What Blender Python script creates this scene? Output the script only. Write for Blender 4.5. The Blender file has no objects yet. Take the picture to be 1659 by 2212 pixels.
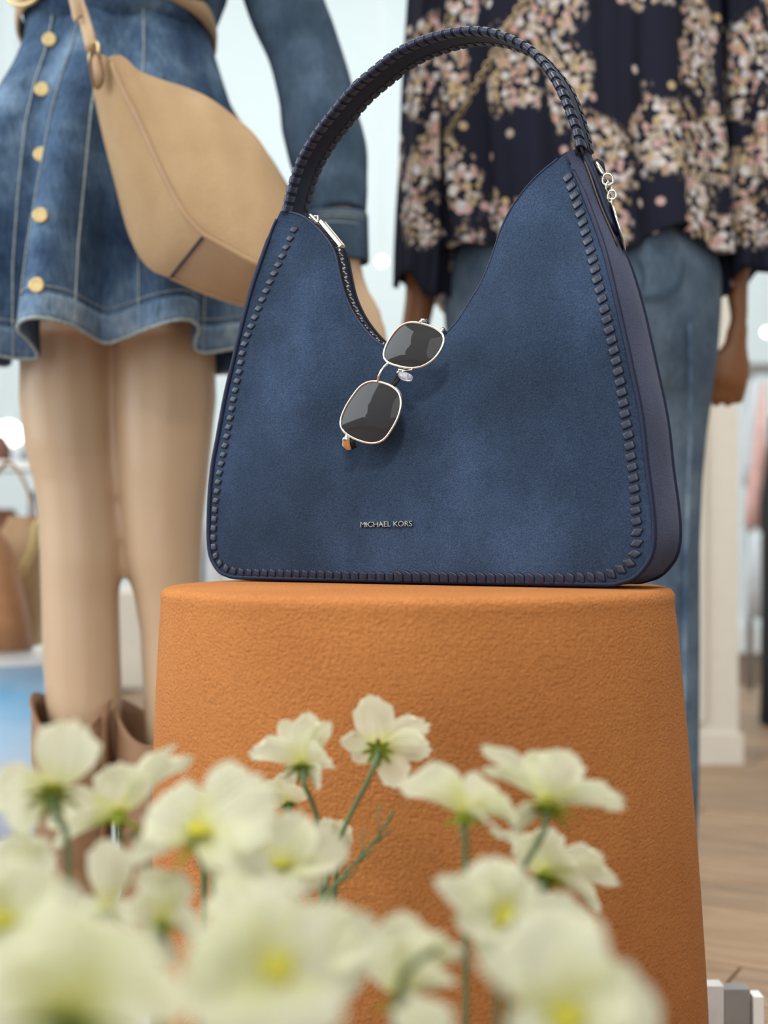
import bpy, bmesh, math, random
from mathutils import Vector, Matrix, kdtree, Quaternion

random.seed(7)
S = bpy.context.scene
COL = S.collection
PI = math.pi

# ------------------------------------------------------------------ camera
F, CX, HY, ZC = 3070.0, 829.5, 1143.0, 0.55       # focal length (px of 1659x2212), centre x, horizon row, eye height
cam = bpy.data.objects.new('camera', bpy.data.cameras.new('camera'))
COL.objects.link(cam)
cam.location = (0, 0, ZC)
cam.rotation_euler = (PI / 2, 0, 0)
cam.data.sensor_fit = 'VERTICAL'
cam.data.sensor_height = 36.0
cam.data.lens = F / 2212 * 36.0
cam.data.shift_y = (HY - 1106) / 2212
cam.data.clip_start = 0.02
cam.data.dof.use_dof = True
cam.data.dof.focus_distance = 1.09
cam.data.dof.aperture_fstop = 4.6
S.camera = cam

# ------------------------------------------------------------------ world and lights
wd = bpy.data.worlds.new('world'); S.world = wd; wd.use_nodes = True
wd.node_tree.nodes['Background'].inputs[0].default_value = (0.86, 0.94, 1.0, 1)
wd.node_tree.nodes['Background'].inputs[1].default_value = 0.58

def area(name, loc, target, sx, sy, power, col):
    l = bpy.data.lights.new(name, 'AREA'); l.shape = 'RECTANGLE'; l.size = sx; l.size_y = sy
    l.energy = power; l.color = col
    o = bpy.data.objects.new(name, l); COL.objects.link(o); o.location = loc
    o.rotation_euler = (Vector(target) - Vector(loc)).to_track_quat('-Z', 'Y').to_euler()
    return o
area('window_light', (-3.3, 0.6, 1.8), (0.0, 1.2, 0.6), 3.0, 2.4, 125, (0.88, 0.95, 1.0))
area('added_front_fill', (-0.9, -2.6, 1.3), (0.1, 1.1, 0.62), 3.2, 2.2, 42, (1.0, 0.98, 0.95))  # fill lamp added behind the lens to brighten bag and upper pedestal
area('ceiling_light_panel', (0.2, 1.2, 3.2), (0.2, 1.3, 0), 2.4, 2.4, 68, (1.0, 0.97, 0.92))
area('ceiling_light_far', (0.0, 4.3, 3.2), (0.0, 5.6, 0.6), 5.0, 1.6, 78, (0.93, 0.98, 1.0))

sp_ = bpy.data.lights.new('added_bag_spot', 'SPOT'); sp_.energy = 230; sp_.spot_size = math.radians(21); sp_.spot_blend = 1.0; sp_.shadow_soft_size = 0.22; sp_.color = (1.0, 0.97, 0.93)  # added spot on the bag; its soft cone edge darkens the pedestal foot
so_ = bpy.data.objects.new('added_bag_spot', sp_); COL.objects.link(so_); so_.location = (-0.25, -0.9, 2.5)
so_.rotation_euler = (Vector((0.02, 1.1, 0.78)) - so_.location).to_track_quat('-Z', 'Y').to_euler()

S.view_settings.view_transform = 'Standard'
S.view_settings.look = 'None'
S.view_settings.gamma = 1.0
S.view_settings.use_curve_mapping = False
S.view_settings.exposure = 0.0

# ------------------------------------------------------------------ helpers
def W(px, py, D):
    return Vector(((px - CX) / F * D, D, ZC - (py - HY) / F * D))

def crom(pts, n, closed=False):
    """resample a Catmull-Rom spline through pts at n evenly spaced points"""
    P = [Vector(p) for p in pts]
    m = len(P); dense = []
    segs = m if closed else m - 1
    for i in range(segs):
        if closed:
            a, b, c, d = P[(i - 1) % m], P[i], P[(i + 1) % m], P[(i + 2) % m]
        else:
            a, b, c, d = P[max(i - 1, 0)], P[i], P[i + 1], P[min(i + 2, m - 1)]
        for k in range(16):
            t = k / 16
            dense.append(0.5 * ((2 * b) + (c - a) * t + (2 * a - 5 * b + 4 * c - d) * t * t + (3 * b - a - 3 * c + d) * t ** 3))
    dense.append(P[0].copy() if closed else P[-1].copy())
    L = [0.0]
    for i in range(1, len(dense)): L.append(L[-1] + (dense[i] - dense[i - 1]).length)
    out = []; j = 0
    cnt = n if closed else n - 1
    for i in range(n):
        s = L[-1] * i / cnt
        while j < len(L) - 2 and L[j + 1] < s: j += 1
        d = L[j + 1] - L[j]
        t = 0 if d < 1e-12 else (s - L[j]) / d
        out.append(dense[j].lerp(dense[j + 1], min(max(t, 0), 1)))
    return out

def interp(tab, x):
    if x <= tab[0][0]: return tab[0][1]
    for (a, fa), (b, fb) in zip(tab, tab[1:]):
        if x <= b:
            t = (x - a) / (b - a)
            return fa + (fb - fa) * t
    return tab[-1][1]

def sstep(a, b, x):
    t = min(max((x - a) / (b - a), 0), 1)
    return t * t * (3 - 2 * t)

class MB:
    def __init__(s): s.v = []; s.f = []; s.mi = []; s.m = 0; s.uv = {}
    def add(s, vs, fs):
        o = len(s.v); s.v += [tuple(p) for p in vs]
        s.f += [tuple(i + o for i in f) for f in fs]; s.mi += [s.m] * len(fs)
    def grid(s, rows, wrap=False, flip=False):
        n = len(rows[0]); vs = [p for r in rows for p in r]; fs = []
        for i in range(len(rows) - 1):
            for j in range(n if wrap else n - 1):
                a, b = i * n + j, i * n + (j + 1) % n
                q = (a, b, b + n, a + n)
                fs.append(q[::-1] if flip else q)
        s.add(vs, fs)
    def loft(s, rings, cap=True):
        n = len(rings[0]); s.grid(rings, wrap=True)
        if cap:
            o = len(s.v) - n * len(rings)
            s.f.append(tuple(o + i for i in range(n))[::-1]); s.mi.append(s.m)
            o2 = len(s.v) - n
            s.f.append(tuple(o2 + i for i in range(n))); s.mi.append(s.m)
    def tube(s, path, r, n=8, cap=True, closed=False, rb=None):
        P = [Vector(p) for p in path]; m = len(P)
        R = r if isinstance(r, (list, tuple)) else [r] * m
        RB = rb if isinstance(rb, (list, tuple)) else ([rb] * m if rb else R)
        rings = []; up = None
        for i in range(m):
            if closed: t = P[(i + 1) % m] - P[(i - 1) % m]
            else: t = P[min(i + 1, m - 1)] - P[max(i - 1, 0)]
            t.normalize()
            if up is None:
                up = Vector((0, 0, 1)) if abs(t.z) < 0.9 else Vector((0, 1, 0))
            a = up - t * up.dot(t)
            if a.length < 1e-6: a = t.orthogonal()
            a.normalize(); up = a; b = t.cross(a)
            rings.append([P[i] + a * (math.cos(2 * PI * k / n) * R[i]) + b * (math.sin(2 * PI * k / n) * RB[i]) for k in range(n)])
        if closed: rings.append(rings[0]); s.loft(rings, False)
        else: s.loft(rings, cap)
    def box(s, c, d, rot=None):
        c = Vector(c); vs = []
        for z in (-1, 1):
            for y in (-1, 1):
                for x in (-1, 1):
                    p = Vector((x * d[0] / 2, y * d[1] / 2, z * d[2] / 2))
                    if rot is not None: p = rot @ p
                    vs.append(c + p)
        s.add(vs, [(0, 2, 3, 1), (4, 5, 7, 6), (0, 1, 5, 4), (2, 6, 7, 3), (0, 4, 6, 2), (1, 3, 7, 5)])
    def lathe(s, prof, n=48, c=(0, 0, 0), cap=True):
        rings = [[(c[0] + r * math.cos(2 * PI * k / n), c[1] + r * math.sin(2 * PI * k / n), c[2] + z) for k in range(n)] for r, z in prof]
        s.loft(rings, cap)
    def ball(s, c, r, n=12, sc=(1, 1, 1)):
        rings = []
        for i in range(n + 1):
            th = PI * (i + 0.02) / (n + 0.04)
            rings.append([(c[0] + sc[0] * r * math.sin(th) * math.cos(2 * PI * k / (2 * n)), c[1] + sc[1] * r * math.sin(th) * math.sin(2 * PI * k / (2 * n)), c[2] - sc[2] * r * math.cos(th)) for k in range(2 * n)])
        s.loft(rings, True)
    def mesh(s, name, mats, smooth=True):
        me = bpy.data.meshes.new(name); me.from_pydata(s.v, [], s.f)
        for m in (mats if isinstance(mats, (list, tuple)) else [mats]): me.materials.append(m)
        for p, k in zip(me.polygons, s.mi): p.material_index = k; p.use_smooth = smooth
        me.update(); return me
    def build(s, name, mats, parent=None, smooth=True, recalc=False):
        me = s.mesh(name, mats, smooth)
        if recalc:
            b = bmesh.new(); b.from_mesh(me); bmesh.ops.recalc_face_normals(b, faces=b.faces); b.to_mesh(me); b.free()
        o = bpy.data.objects.new(name, me); COL.objects.link(o)
        if parent is not None: o.parent = parent
        return o

def inst(name, me, parent=None, mat=None):
    o = bpy.data.objects.new(name, me); COL.objects.link(o)
    if parent is not None: o.parent = parent
    if mat is not None: o.matrix_local = mat
    return o

def tag(o, label=None, cat=None, group=None, kind=None):
    if label: o['label'] = label
    if cat: o['category'] = cat
    if group: o['group'] = group
    if kind: o['kind'] = kind
    return o

def empty(name, loc=(0, 0, 0), label=None, cat=None, group=None):
    o = bpy.data.objects.new(name, None); COL.objects.link(o); o.location = loc
    o.empty_display_size = 0.05
    return tag(o, label, cat, group)

def local(parent, p): return Vector(p) - parent.location

def mods(o, solid=None, subs=None, bevel=None, remesh=None, offset=0, smooth=None):
    if remesh:
        m = o.modifiers.new('r', 'REMESH'); m.mode = 'VOXEL'; m.voxel_size = remesh; m.use_smooth_shade = True
    if smooth:
        m = o.modifiers.new('sm', 'SMOOTH'); m.factor = 0.5; m.iterations = smooth
    if solid:
        m = o.modifiers.new('s', 'SOLIDIFY'); m.thickness = solid; m.offset = offset
    if bevel:
        m = o.modifiers.new('b', 'BEVEL'); m.width = bevel; m.segments = 2; m.limit_method = 'ANGLE'
    if subs:
        m = o.modifiers.new('u', 'SUBSURF'); m.levels = subs; m.render_levels = subs
    return o

# ------------------------------------------------------------------ materials
def srgb(r, g, b):
    f = lambda c: (c / 255 / 12.92) if c / 255 <= 0.04045 else ((c / 255 + 0.055) / 1.055) ** 2.4
    return (f(r), f(g), f(b), 1)

class NT:
    def __init__(s, name):
        s.m = bpy.data.materials.new(name); s.m.use_nodes = True
        s.t = s.m.node_tree; s.b = s.t.nodes['Principled BSDF']; s.out = s.t.nodes['Material Output']
        s.tc = None
    def n(s, typ, **kw):
        x = s.t.nodes.new(typ)
        for k, v in kw.items():
            if k.startswith('i_'):
                key = k[2:]; key = int(key) if key.isdigit() else key.replace('_', ' ')
                x.inputs[key].default_value = v
            else: setattr(x, k, v)
        return x
    def l(s, a, b): s.t.links.new(a, b)
    def co(s, kind='Object', sc=(1, 1, 1)):
        if s.tc is None: s.tc = s.n('ShaderNodeTexCoord')
        mp = s.n('ShaderNodeMapping'); mp.inputs['Scale'].default_value = sc
        s.l(s.tc.outputs[kind], mp.inputs['Vector']); return mp.outputs[0]
    def noise(s, vec, scale, detail=3, rough=0.5):
        x = s.n('ShaderNodeTexNoise'); x.inputs['Scale'].default_value = scale; x.inputs['Detail'].default_value = detail
        x.inputs['Roughness'].default_value = rough; s.l(vec, x.inputs['Vector']); return x.outputs['Fac']
    def ramp(s, fac, stops, const=False):
        x = s.n('ShaderNodeValToRGB'); e = x.color_ramp.elements
        if const: x.color_ramp.interpolation = 'CONSTANT'
        while len(e) < len(stops): e.new(0.5)
        for q, (p, c) in zip(e, stops): q.position = p; q.color = c
        s.l(fac, x.inputs[0]); return x.outputs[0]
    def mix(s, fac, a, b, mode='MIX'):
        x = s.n('ShaderNodeMix', data_type='RGBA', blend_type=mode)
        for v, i in ((fac, 0), (a, 6), (b, 7)):
            if hasattr(v, 'is_output'): s.l(v, x.inputs[i])
            else: x.inputs[i].default_value = v
        return x.outputs[2]
    def math(s, op, a, b=0.0, clamp=False):
        x = s.n('ShaderNodeMath', operation=op, use_clamp=clamp)
        for v, i in ((a, 0), (b, 1)):
            if hasattr(v, 'is_output'): s.l(v, x.inputs[i])
            else: x.inputs[i].default_value = v
        return x.outputs[0]
    def bump(s, h, strength, dist, prev=None):
        x = s.n('ShaderNodeBump'); x.inputs['Strength'].default_value = strength; x.inputs['Distance'].default_value = dist
        s.l(h, x.inputs['Height'])
        if prev: s.l(prev, x.inputs['Normal'])
        return x.outputs[0]
    def set(s, **kw):
        for k, v in kw.items():
            k = k.replace('_', ' ')
            if hasattr(v, 'is_output'): s.l(v, s.b.inputs[k])
            else: s.b.inputs[k].default_value = v
        return s.m

def plain(name, col, rough=0.6, metal=0.0, vary=0.08, scale=30, bump=0.0, bscale=200, **kw):
    t = NT(name); v = t.co()
    dark = tuple(c * (1 - vary) for c in col[:3]) + (1,); lite = tuple(min(1, c * (1 + vary)) for c in col[:3]) + (1,)
    c = t.ramp(t.noise(v, scale, 4), [(0.3, dark), (0.7, lite)])
    t.set(Base_Color=c, Roughness=rough, Metallic=metal, **kw)
    if bump: t.set(Normal=t.bump(t.noise(v, bscale, 3), bump, 0.001))
    return t.m

def suede(name, dark, mid, lite, fine=950, patch=9, sheen=0.35, spot=0.5):
    t = NT(name); v = t.co(); vs = t.co(sc=(1, 1, 0.8))
    big = t.noise(vs, patch, 4, 0.55)
    c1 = t.ramp(big, [(0.30, dark), (0.50, mid), (0.72, lite)])
    f = t.noise(v, fine, 5, 0.8)
    sp = t.ramp(f, [(0.30, (1 - spot,) * 3 + (1,)), (0.52, (1, 1, 1, 1)), (0.72, (1 + spot, 1 + spot, 1 + spot, 1))])
    c = t.mix(1.0, c1, sp, 'MULTIPLY')
    nb = t.bump(t.noise(v, fine * 0.7, 2, 0.6), 0.55, 0.0012)
    nb = t.bump(t.noise(v, 60, 2), 0.12, 0.004, nb)
    t.set(Base_Color=c, Roughness=0.95, Normal=nb, Sheen_Weight=sheen, Sheen_Roughness=0.5)
    t.b.inputs['Specular IOR Level'].default_value = 0.15
    t.b.inputs['Sheen Tint'].default_value = tuple(min(1, x * 3 + 0.2) for x in lite[:3]) + (1,)
    return t.m

M = {}
M['suede'] = suede('navy_suede', srgb(32, 45, 61), srgb(41, 55, 75), srgb(55, 72, 98), sheen=0.10, patch=11, spot=0.7)
M['suede_lit'] = suede('navy_suede_lit', srgb(50, 56, 75), srgb(59, 64, 84), srgb(69, 74, 95), sheen=0.15, patch=14)  # paler copy of the suede, light on the gusset put into its colour
M['tan_suede'] = suede('tan_suede', srgb(160, 132, 98), srgb(170, 142, 108), srgb(180, 153, 120), fine=600, sheen=0.05, spot=0.12)
M['navy_leather'] = plain('navy_leather', srgb(20, 28, 52), 0.5, bump=0.25, bscale=700); M['navy_leather'].node_tree.nodes['Principled BSDF'].inputs['Specular IOR Level'].default_value = 0.25
M['navy_lace'] = plain('navy_lace', srgb(28, 36, 56), 0.34, bump=0.1, bscale=500)
M['black'] = plain('black_gap', srgb(12, 13, 20), 0.8)
M['edge_brown'] = plain('edge_paint_brown', srgb(62, 50, 46), 0.5)
M['nickel'] = plain('polished_nickel', srgb(225, 220, 212), 0.13, 1.0, vary=0.03)
M['pale_gold'] = plain('pale_gold', srgb(226, 221, 208), 0.14, 1.0, vary=0.03)
M['gold'] = plain('brass_gold', srgb(206, 182, 130), 0.4, 0.7, vary=0.05)
M['tan_leather'] = plain('tan_leather', srgb(182, 152, 116), 0.5, bump=0.2, bscale=300)
M['tan_smooth'] = plain('tan_smooth_leather', srgb(152, 120, 84), 0.5, bump=0.1, bscale=300)
M['tan_edge'] = plain('tan_edge_paint', srgb(112, 78, 52), 0.5)
M['boot'] = plain('brown_boot_leather', srgb(138, 104, 74), 0.6, vary=0.12, scale=18, bump=0.1)
M['boot_in'] = plain('boot_lining', srgb(92, 66, 42), 0.8)
M['brown_bag'] = plain('cognac_leather', srgb(150, 104, 66), 0.55, vary=0.12)
M['dark_brown'] = plain('dark_brown_leather', srgb(104, 62, 38), 0.55, vary=0.12)
M['skin_a'] = plain('mannequin_beige', srgb(186, 158, 128), 0.36, vary=0.03, scale=6)
M['skin_b'] = plain('mannequin_brown', srgb(146, 96, 58), 0.42, vary=0.05, scale=6)
M['white'] = plain('white_paint', srgb(238, 240, 238), 0.55, vary=0.02)
M['cream'] = plain('cream_paint', srgb(226, 218, 204), 0.6, vary=0.02)
M['grey'] = plain('grey_metal', srgb(150, 148, 146), 0.4, 0.3)
M['lightgrey'] = plain('light_grey_paint', srgb(205, 203, 200), 0.5)
M['black_cloth'] = plain('black_cloth', srgb(20, 20, 24), 0.9)
M['pink_cloth'] = plain('pink_cloth', srgb(226, 180, 170), 0.9)
M['pale_cloth'] = plain('pale_cloth', srgb(206, 210, 214), 0.9)
M['blue_cloth'] = plain('blue_cloth', srgb(96, 116, 142), 0.9, vary=0.3)
M['thread'] = plain('pale_seam_thread', srgb(150, 160, 160), 0.9, vary=0.3, scale=200)
M['green_stem'] = plain('green_stem', srgb(98, 118, 76), 0.6, vary=0.2, scale=40)
M['soil'] = plain('dark_soil', srgb(64, 48, 36), 0.95, vary=0.3, bump=0.6)
M['clay_pot'] = plain('clay_planter', srgb(176, 100, 66), 0.85, vary=0.1, bump=0.3)

def denim(name, dark, mid, lite, streak=1.0):
    t = NT(name); v = t.co(); vz = t.co(sc=(1, 1, 0.22))
    big = t.noise(v, 11, 5, 0.6)
    c1 = t.ramp(big, [(0.28, dark), (0.5, mid), (0.74, lite)])
    st = t.ramp(t.noise(vz, 260, 3, 0.6), [(0.3, (0.60,) * 3 + (1,)), (0.7, (1.42,) * 3 + (1,))])
    c = t.mix(0.8 * streak, c1, st, 'MULTIPLY')
    nb = t.bump(t.noise(v, 1000, 2), 0.4, 0.0006)
    nb = t.bump(t.noise(t.co(sc=(1, 1, 0.6)), 24, 3), 0.5, 0.006, nb)
    t.set(Base_Color=c, Roughness=0.92, Normal=nb)
    t.b.inputs['Specular IOR Level'].default_value = 0.2
    return t.m
M['denim'] = denim('mid_blue_denim', srgb(40, 58, 84), srgb(70, 92, 118), srgb(118, 142, 164))
M['denim_sleeve'] = denim('sleeve_denim', srgb(46, 60, 76), srgb(66, 84, 102), srgb(92, 110, 130), 0.5)
M['denim_hem'] = denim('worn_denim_hem', srgb(60, 82, 110), srgb(96, 118, 142), srgb(150, 166, 178))
M['jeans'] = denim('faded_jeans', srgb(66, 82, 102), srgb(90, 108, 126), srgb(120, 136, 150), 0.6)

def terracotta():
    t = NT('rough_terracotta'); v = t.co(); vh = t.co(sc=(0.45, 0.45, 1.7))
    big = t.noise(v, 6, 4, 0.6)
    c = t.ramp(big, [(0.3, srgb(180, 112, 58)), (0.7, srgb(196, 127, 68))])
    fine = t.noise(v, 420, 3, 0.6)
    c = t.mix(1.0, c, t.ramp(fine, [(0.3, (0.86,) * 3 + (1,)), (0.7, (1.12,) * 3 + (1,))]), 'MULTIPLY')
    chalk = t.noise(v, 300, 2)
    mask = t.math('MULTIPLY', t.ramp(t.noise(v, 34, 4, 0.7), [(0.70, (0, 0, 0, 1)), (0.74, (1, 1, 1, 1))]), t.ramp(chalk, [(0.5, (0, 0, 0, 1)), (0.6, (1, 1, 1, 1))]))
    c = t.mix(t.math('MULTIPLY', mask, 0.3), c, srgb(226, 180, 140))
    h = t.math('ADD', t.math('MULTIPLY', t.noise(v, 470, 3, 0.6), 1.2), t.math('MULTIPLY', t.noise(vh, 330, 3, 0.6), 0.5))
    nb = t.bump(h, 1.0, 0.0022)
    nb = t.bump(t.noise(vh, 26, 2), 0.2, 0.005, nb)
    t.set(Base_Color=c, Roughness=0.88, Normal=nb)
    t.b.inputs['Specular IOR Level'].default_value = 0.25
    return t.m
M['terracotta'] = terracotta()

def floral():
    t = NT('floral_chiffon')
    uv = t.n('ShaderNodeUVMap').outputs[0]
    warp = t.n('ShaderNodeTexNoise'); warp.inputs['Scale'].default_value = 14; t.l(uv, warp.inputs['Vector'])
    def vor(scale, sc=(1, 1, 1), off=(0, 0, 0), rnd=1.0, w=0.0):
        mp = t.n('ShaderNodeMapping'); mp.inputs['Scale'].default_value = sc; mp.inputs['Location'].default_value = off
        t.l(uv, mp.inputs['Vector']); src = mp.outputs[0]
        if w:
            a = t.n('ShaderNodeVectorMath', operation='SCALE'); a.inputs['Scale'].default_value = w; t.l(warp.outputs['Color'], a.inputs[0])
            b = t.n('ShaderNodeVectorMath', operation='ADD'); t.l(src, b.inputs[0]); t.l(a.outputs[0], b.inputs[1]); src = b.outputs[0]
        x = t.n('ShaderNodeTexVoronoi', voronoi_dimensions='2D'); x.inputs['Scale'].default_value = scale
        x.inputs['Randomness'].default_value = rnd; t.l(src, x.inputs['Vector']); return x
    cl = vor(9.5, (1.25, 0.75, 1), w=0.10)
    cmask = t.ramp(cl.outputs['Distance'], [(0.36, (1, 1, 1, 1)), (0.44, (0, 0, 0, 1))])
    pal = [(0.0, srgb(208, 192, 182)), (0.2, srgb(196, 160, 154)), (0.38, srgb(188, 164, 126)), (0.52, srgb(212, 206, 204)), (0.72, srgb(176, 164, 146)), (0.84, srgb(196, 154, 138)), (0.90, srgb(192, 192, 196))]
    def layer(scale, off, thr, sc=(1, 1, 1)):
        x = vor(scale, sc, off)
        sp = t.n('ShaderNodeSeparateColor'); t.l(x.outputs['Color'], sp.inputs[0])
        dot = t.ramp(x.outputs['Distance'], [(thr - 0.04, (1, 1, 1, 1)), (thr + 0.04, (0, 0, 0, 1))])
        return t.ramp(sp.outputs[0], pal, True), dot, sp.outputs[1]
    base = srgb(27, 29, 44)
    c2, d2, r2 = layer(128, (0.4, 0.7, 0), 0.44, (1, 0.7, 1))
    cm2 = t.ramp(cl.outputs['Distance'], [(0.42, (1, 1, 1, 1)), (0.50, (0, 0, 0, 1))])
    keep2 = t.math('GREATER_THAN', r2, 0.35)
    leafcol = t.mix(0.6, c2, srgb(158, 138, 104))
    c = t.mix(t.math('MULTIPLY', t.math('MULTIPLY', d2, cm2), keep2), base, leafcol)
    c1, d1, r1 = layer(84, (0, 0, 0), 0.46)
    keep1 = t.math('GREATER_THAN', r1, 0.22)
    c = t.mix(t.math('MULTIPLY', t.math('MULTIPLY', d1, cmask), keep1), c, c1)
    c3, d3, r3 = layer(44, (0.3, 0.1, 0), 0.26)
    keep3 = t.math('GREATER_THAN', r3, 0.80)
    c = t.mix(t.math('MULTIPLY', d3, keep3), c, c3)
    t.set(Base_Color=c, Roughness=0.85)
    t.b.inputs['Specular IOR Level'].default_value = 0.2
    return t.m
M['floral'] = floral()

def petal_mat(name, tipc, basec, trans=0.48):
    t = NT(name); v = t.co('Generated')
    sep = t.n('ShaderNodeSeparateXYZ'); t.l(v, sep.inputs[0])
    c = t.ramp(sep.outputs[0], [(0.0, basec), (0.42, tipc)])
    ve = t.noise(t.co('Generated', (1.2, 26, 1)), 1.0, 2)
    c = t.mix(1.0, c, t.ramp(ve, [(0.3, (0.90, 0.91, 0.78, 1)), (0.6, (1, 1, 1, 1))]), 'MULTIPLY')
    t.set(Base_Color=c, Roughness=0.6, Normal=t.bump(ve, 0.8, 0.0025))
    t.b.inputs['Specular IOR Level'].default_value = 0.25
    tr = t.n('ShaderNodeBsdfTranslucent'); t.l(c, tr.inputs[0])
    mx = t.n('ShaderNodeMixShader'); mx.inputs[0].default_value = trans
    t.l(t.b.outputs[0], mx.inputs[1]); t.l(tr.outputs[0], mx.inputs[2]); t.l(mx.outputs[0], t.out.inputs[0])
    return t.m
M['petal'] = petal_mat('cream_petal', srgb(252, 251, 226), srgb(236, 234, 146))
M['bract'] = petal_mat('yellow_green_bract', srgb(190, 200, 70), srgb(150, 172, 44), 0.25)
M['pollen'] = plain('yellow_pollen', srgb(208, 200, 70), 0.8, vary=0.25, scale=400)

def lens_mat():
    t = NT('dark_lens'); t.set(Base_Color=srgb(44, 44, 46), Roughness=0.03, Metallic=0.0)
    n = t.noise(t.co(), 20, 2)
    t.b.inputs['Specular IOR Level'].default_value = 0.25; t.b.inputs['Coat Weight'].default_value = 0.05; t.b.inputs['Coat Roughness'].default_value = 0.02
    t.set(Base_Color=t.ramp(n, [(0.3, srgb(42, 42, 44)), (0.7, srgb(47, 46, 47))])); return t.m
M['lens'] = lens_mat()
def glass_mat():
    t = NT('clear_acetate'); t.set(Base_Color=(0.9, 0.92, 0.95, 1), Roughness=0.08); t.b.inputs['Transmission Weight'].default_value = 0.85
    n = t.noise(t.co(), 300, 2); t.set(Normal=t.bump(n, 0.05, 0.001)); return t.m
M['clear'] = glass_mat()
def emit(name, col, s):
    t = NT(name); t.b.inputs['Emission Color'].default_value = col; t.b.inputs['Emission Strength'].default_value = s
    t.set(Base_Color=col); return t.m
M['lamp'] = emit('lit_globe', (1, 0.98, 0.94, 1), 4.0)
def wood():
    t = NT('oak_plank')
    oi = t.n('ShaderNodeObjectInfo')
    v = t.co(sc=(1.6, 14, 1))
    c = t.ramp(t.noise(v, 3.0, 5, 0.6), [(0.3, srgb(134, 106, 82)), (0.55, srgb(166, 136, 106)), (0.75, srgb(188, 156, 124))])
    r = t.ramp(oi.outputs['Random'], [(0, (0.82, 0.82, 0.84, 1)), (1, (1.12, 1.1, 1.06, 1))])
    t.set(Base_Color=t.mix(1.0, c, r, 'MULTIPLY'), Roughness=0.5); return t.m
M['wood'] = wood()
def beach():
    t = NT('beach_print'); sep = t.n('ShaderNodeSeparateXYZ'); t.l(t.co('Generated'), sep.inputs[0])
    n = t.noise(t.co('Generated', (3, 1, 5)), 2.0, 4)
    z = t.math('ADD', sep.outputs[2], t.math('MULTIPLY', t.math('SUBTRACT', n, 0.5), 0.25))
    c = t.ramp(z, [(0.05, srgb(214, 216, 230)), (0.3, srgb(222, 232, 246)), (0.55, srgb(196, 226, 250)), (0.8, srgb(140, 204, 248)), (0.97, srgb(190, 215, 238))])
    t.set(Base_Color=c, Roughness=0.5); return t.m
M['beach'] = beach()

# ================================================================== SETTING
mb = MB(); mb.box((0, 2.5, -0.06), (9, 9, 0.1)); fl = mb.build('floor', plain('floor_base', srgb(110, 84, 62), 0.8), smooth=False); tag(fl, kind='structure')
# planks laid at an angle, near enough to be told apart
pl = MB(); pl.box((0, 0, 0), (1.2, 0.136, 0.012)); plm = pl.mesh('plank', M['wood'], False)
ang = math.radians(-28)
ca, sa = math.cos(ang), math.sin(ang)
for r in range(-13, 40):
    for k in range(-5, 6):
        lx = k * 1.204 + (r * 0.47 % 1.2); ly = r * 0.14 + 0.6
        x, y = lx * ca - ly * sa, lx * sa + ly * ca
        if x < -2.6 or x > 2.2 or y < 0.6 or y > 5.0: continue
        o = inst('plank', plm, fl); o.location = (x, y, -0.006 - 0.0006 * random.random()); o.rotation_euler = (0, 0, ang)
def wallbox(name, c, d, m):
    b = MB(); b.box(c, d); return tag(b.build(name, m, smooth=False), kind='structure')
M['wall_back'] = plain('pale_blue_white_wall', srgb(226, 238, 240), 0.7, vary=0.01)
wallbox('wall_back', (0, 6.4, 1.7), (9, 0.1, 3.5), M['wall_back'])
wallbox('wall_right', (4.5, 2.5, 1.7), (0.1, 8, 3.5), M['white'])
wallbox('ceiling', (0, 2.5, 3.5), (9, 8, 0.1), M['white'])
b = MB()
b.box((-4.5, 2.5, 0.25), (0.1, 8, 0.6)); b.box((-4.5, 2.5, 3.2), (0.1, 8, 0.6)); b.box((-4.5, 5.6, 1.725), (0.1, 1.8, 2.35)); b.box((-4.5, -1.2, 1.725), (0.1, 0.6, 2.35))
tag(b.build('wall_left', M['white'], smooth=False), kind='structure')
b = MB()
for y in (-0.88, 1.0, 2.85, 4.68): b.box((-4.5, y, 1.73), (0.06, 0.05, 2.36))
b.box((-4.5, 1.9, 0.57), (0.06, 5.5, 0.05)); b.box((-4.5, 1.9, 2.88), (0.06, 5.5, 0.05))
w1 = tag(b.build('window_1', M['lightgrey'], smooth=False), kind='structure')
b = MB()
for y0, y1 in ((-0.855, 0.975), (1.025, 2.825), (2.875, 4.655)): b.box((-4.5, (y0 + y1) / 2, 1.725), (0.008, y1 - y0, 2.28))
b.build('pane', M['clear'], w1, smooth=False)
wallbox('baseboard_back', (0, 6.33, 0.06), (9, 0.03, 0.12), M['white'])
b = MB(); b.box((0.735, 3.44, 1.70), (0.19, 0.22, 3.42)); b.box((0.735, 3.44, 0.03), (0.21, 0.24, 0.08))
b.box((0.70, 3.325, 1.75), (0.10, 0.012, 3.3))
cl_ = b.build('trim_1', M['cream'], smooth=False); tag(cl_, kind='structure')

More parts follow.
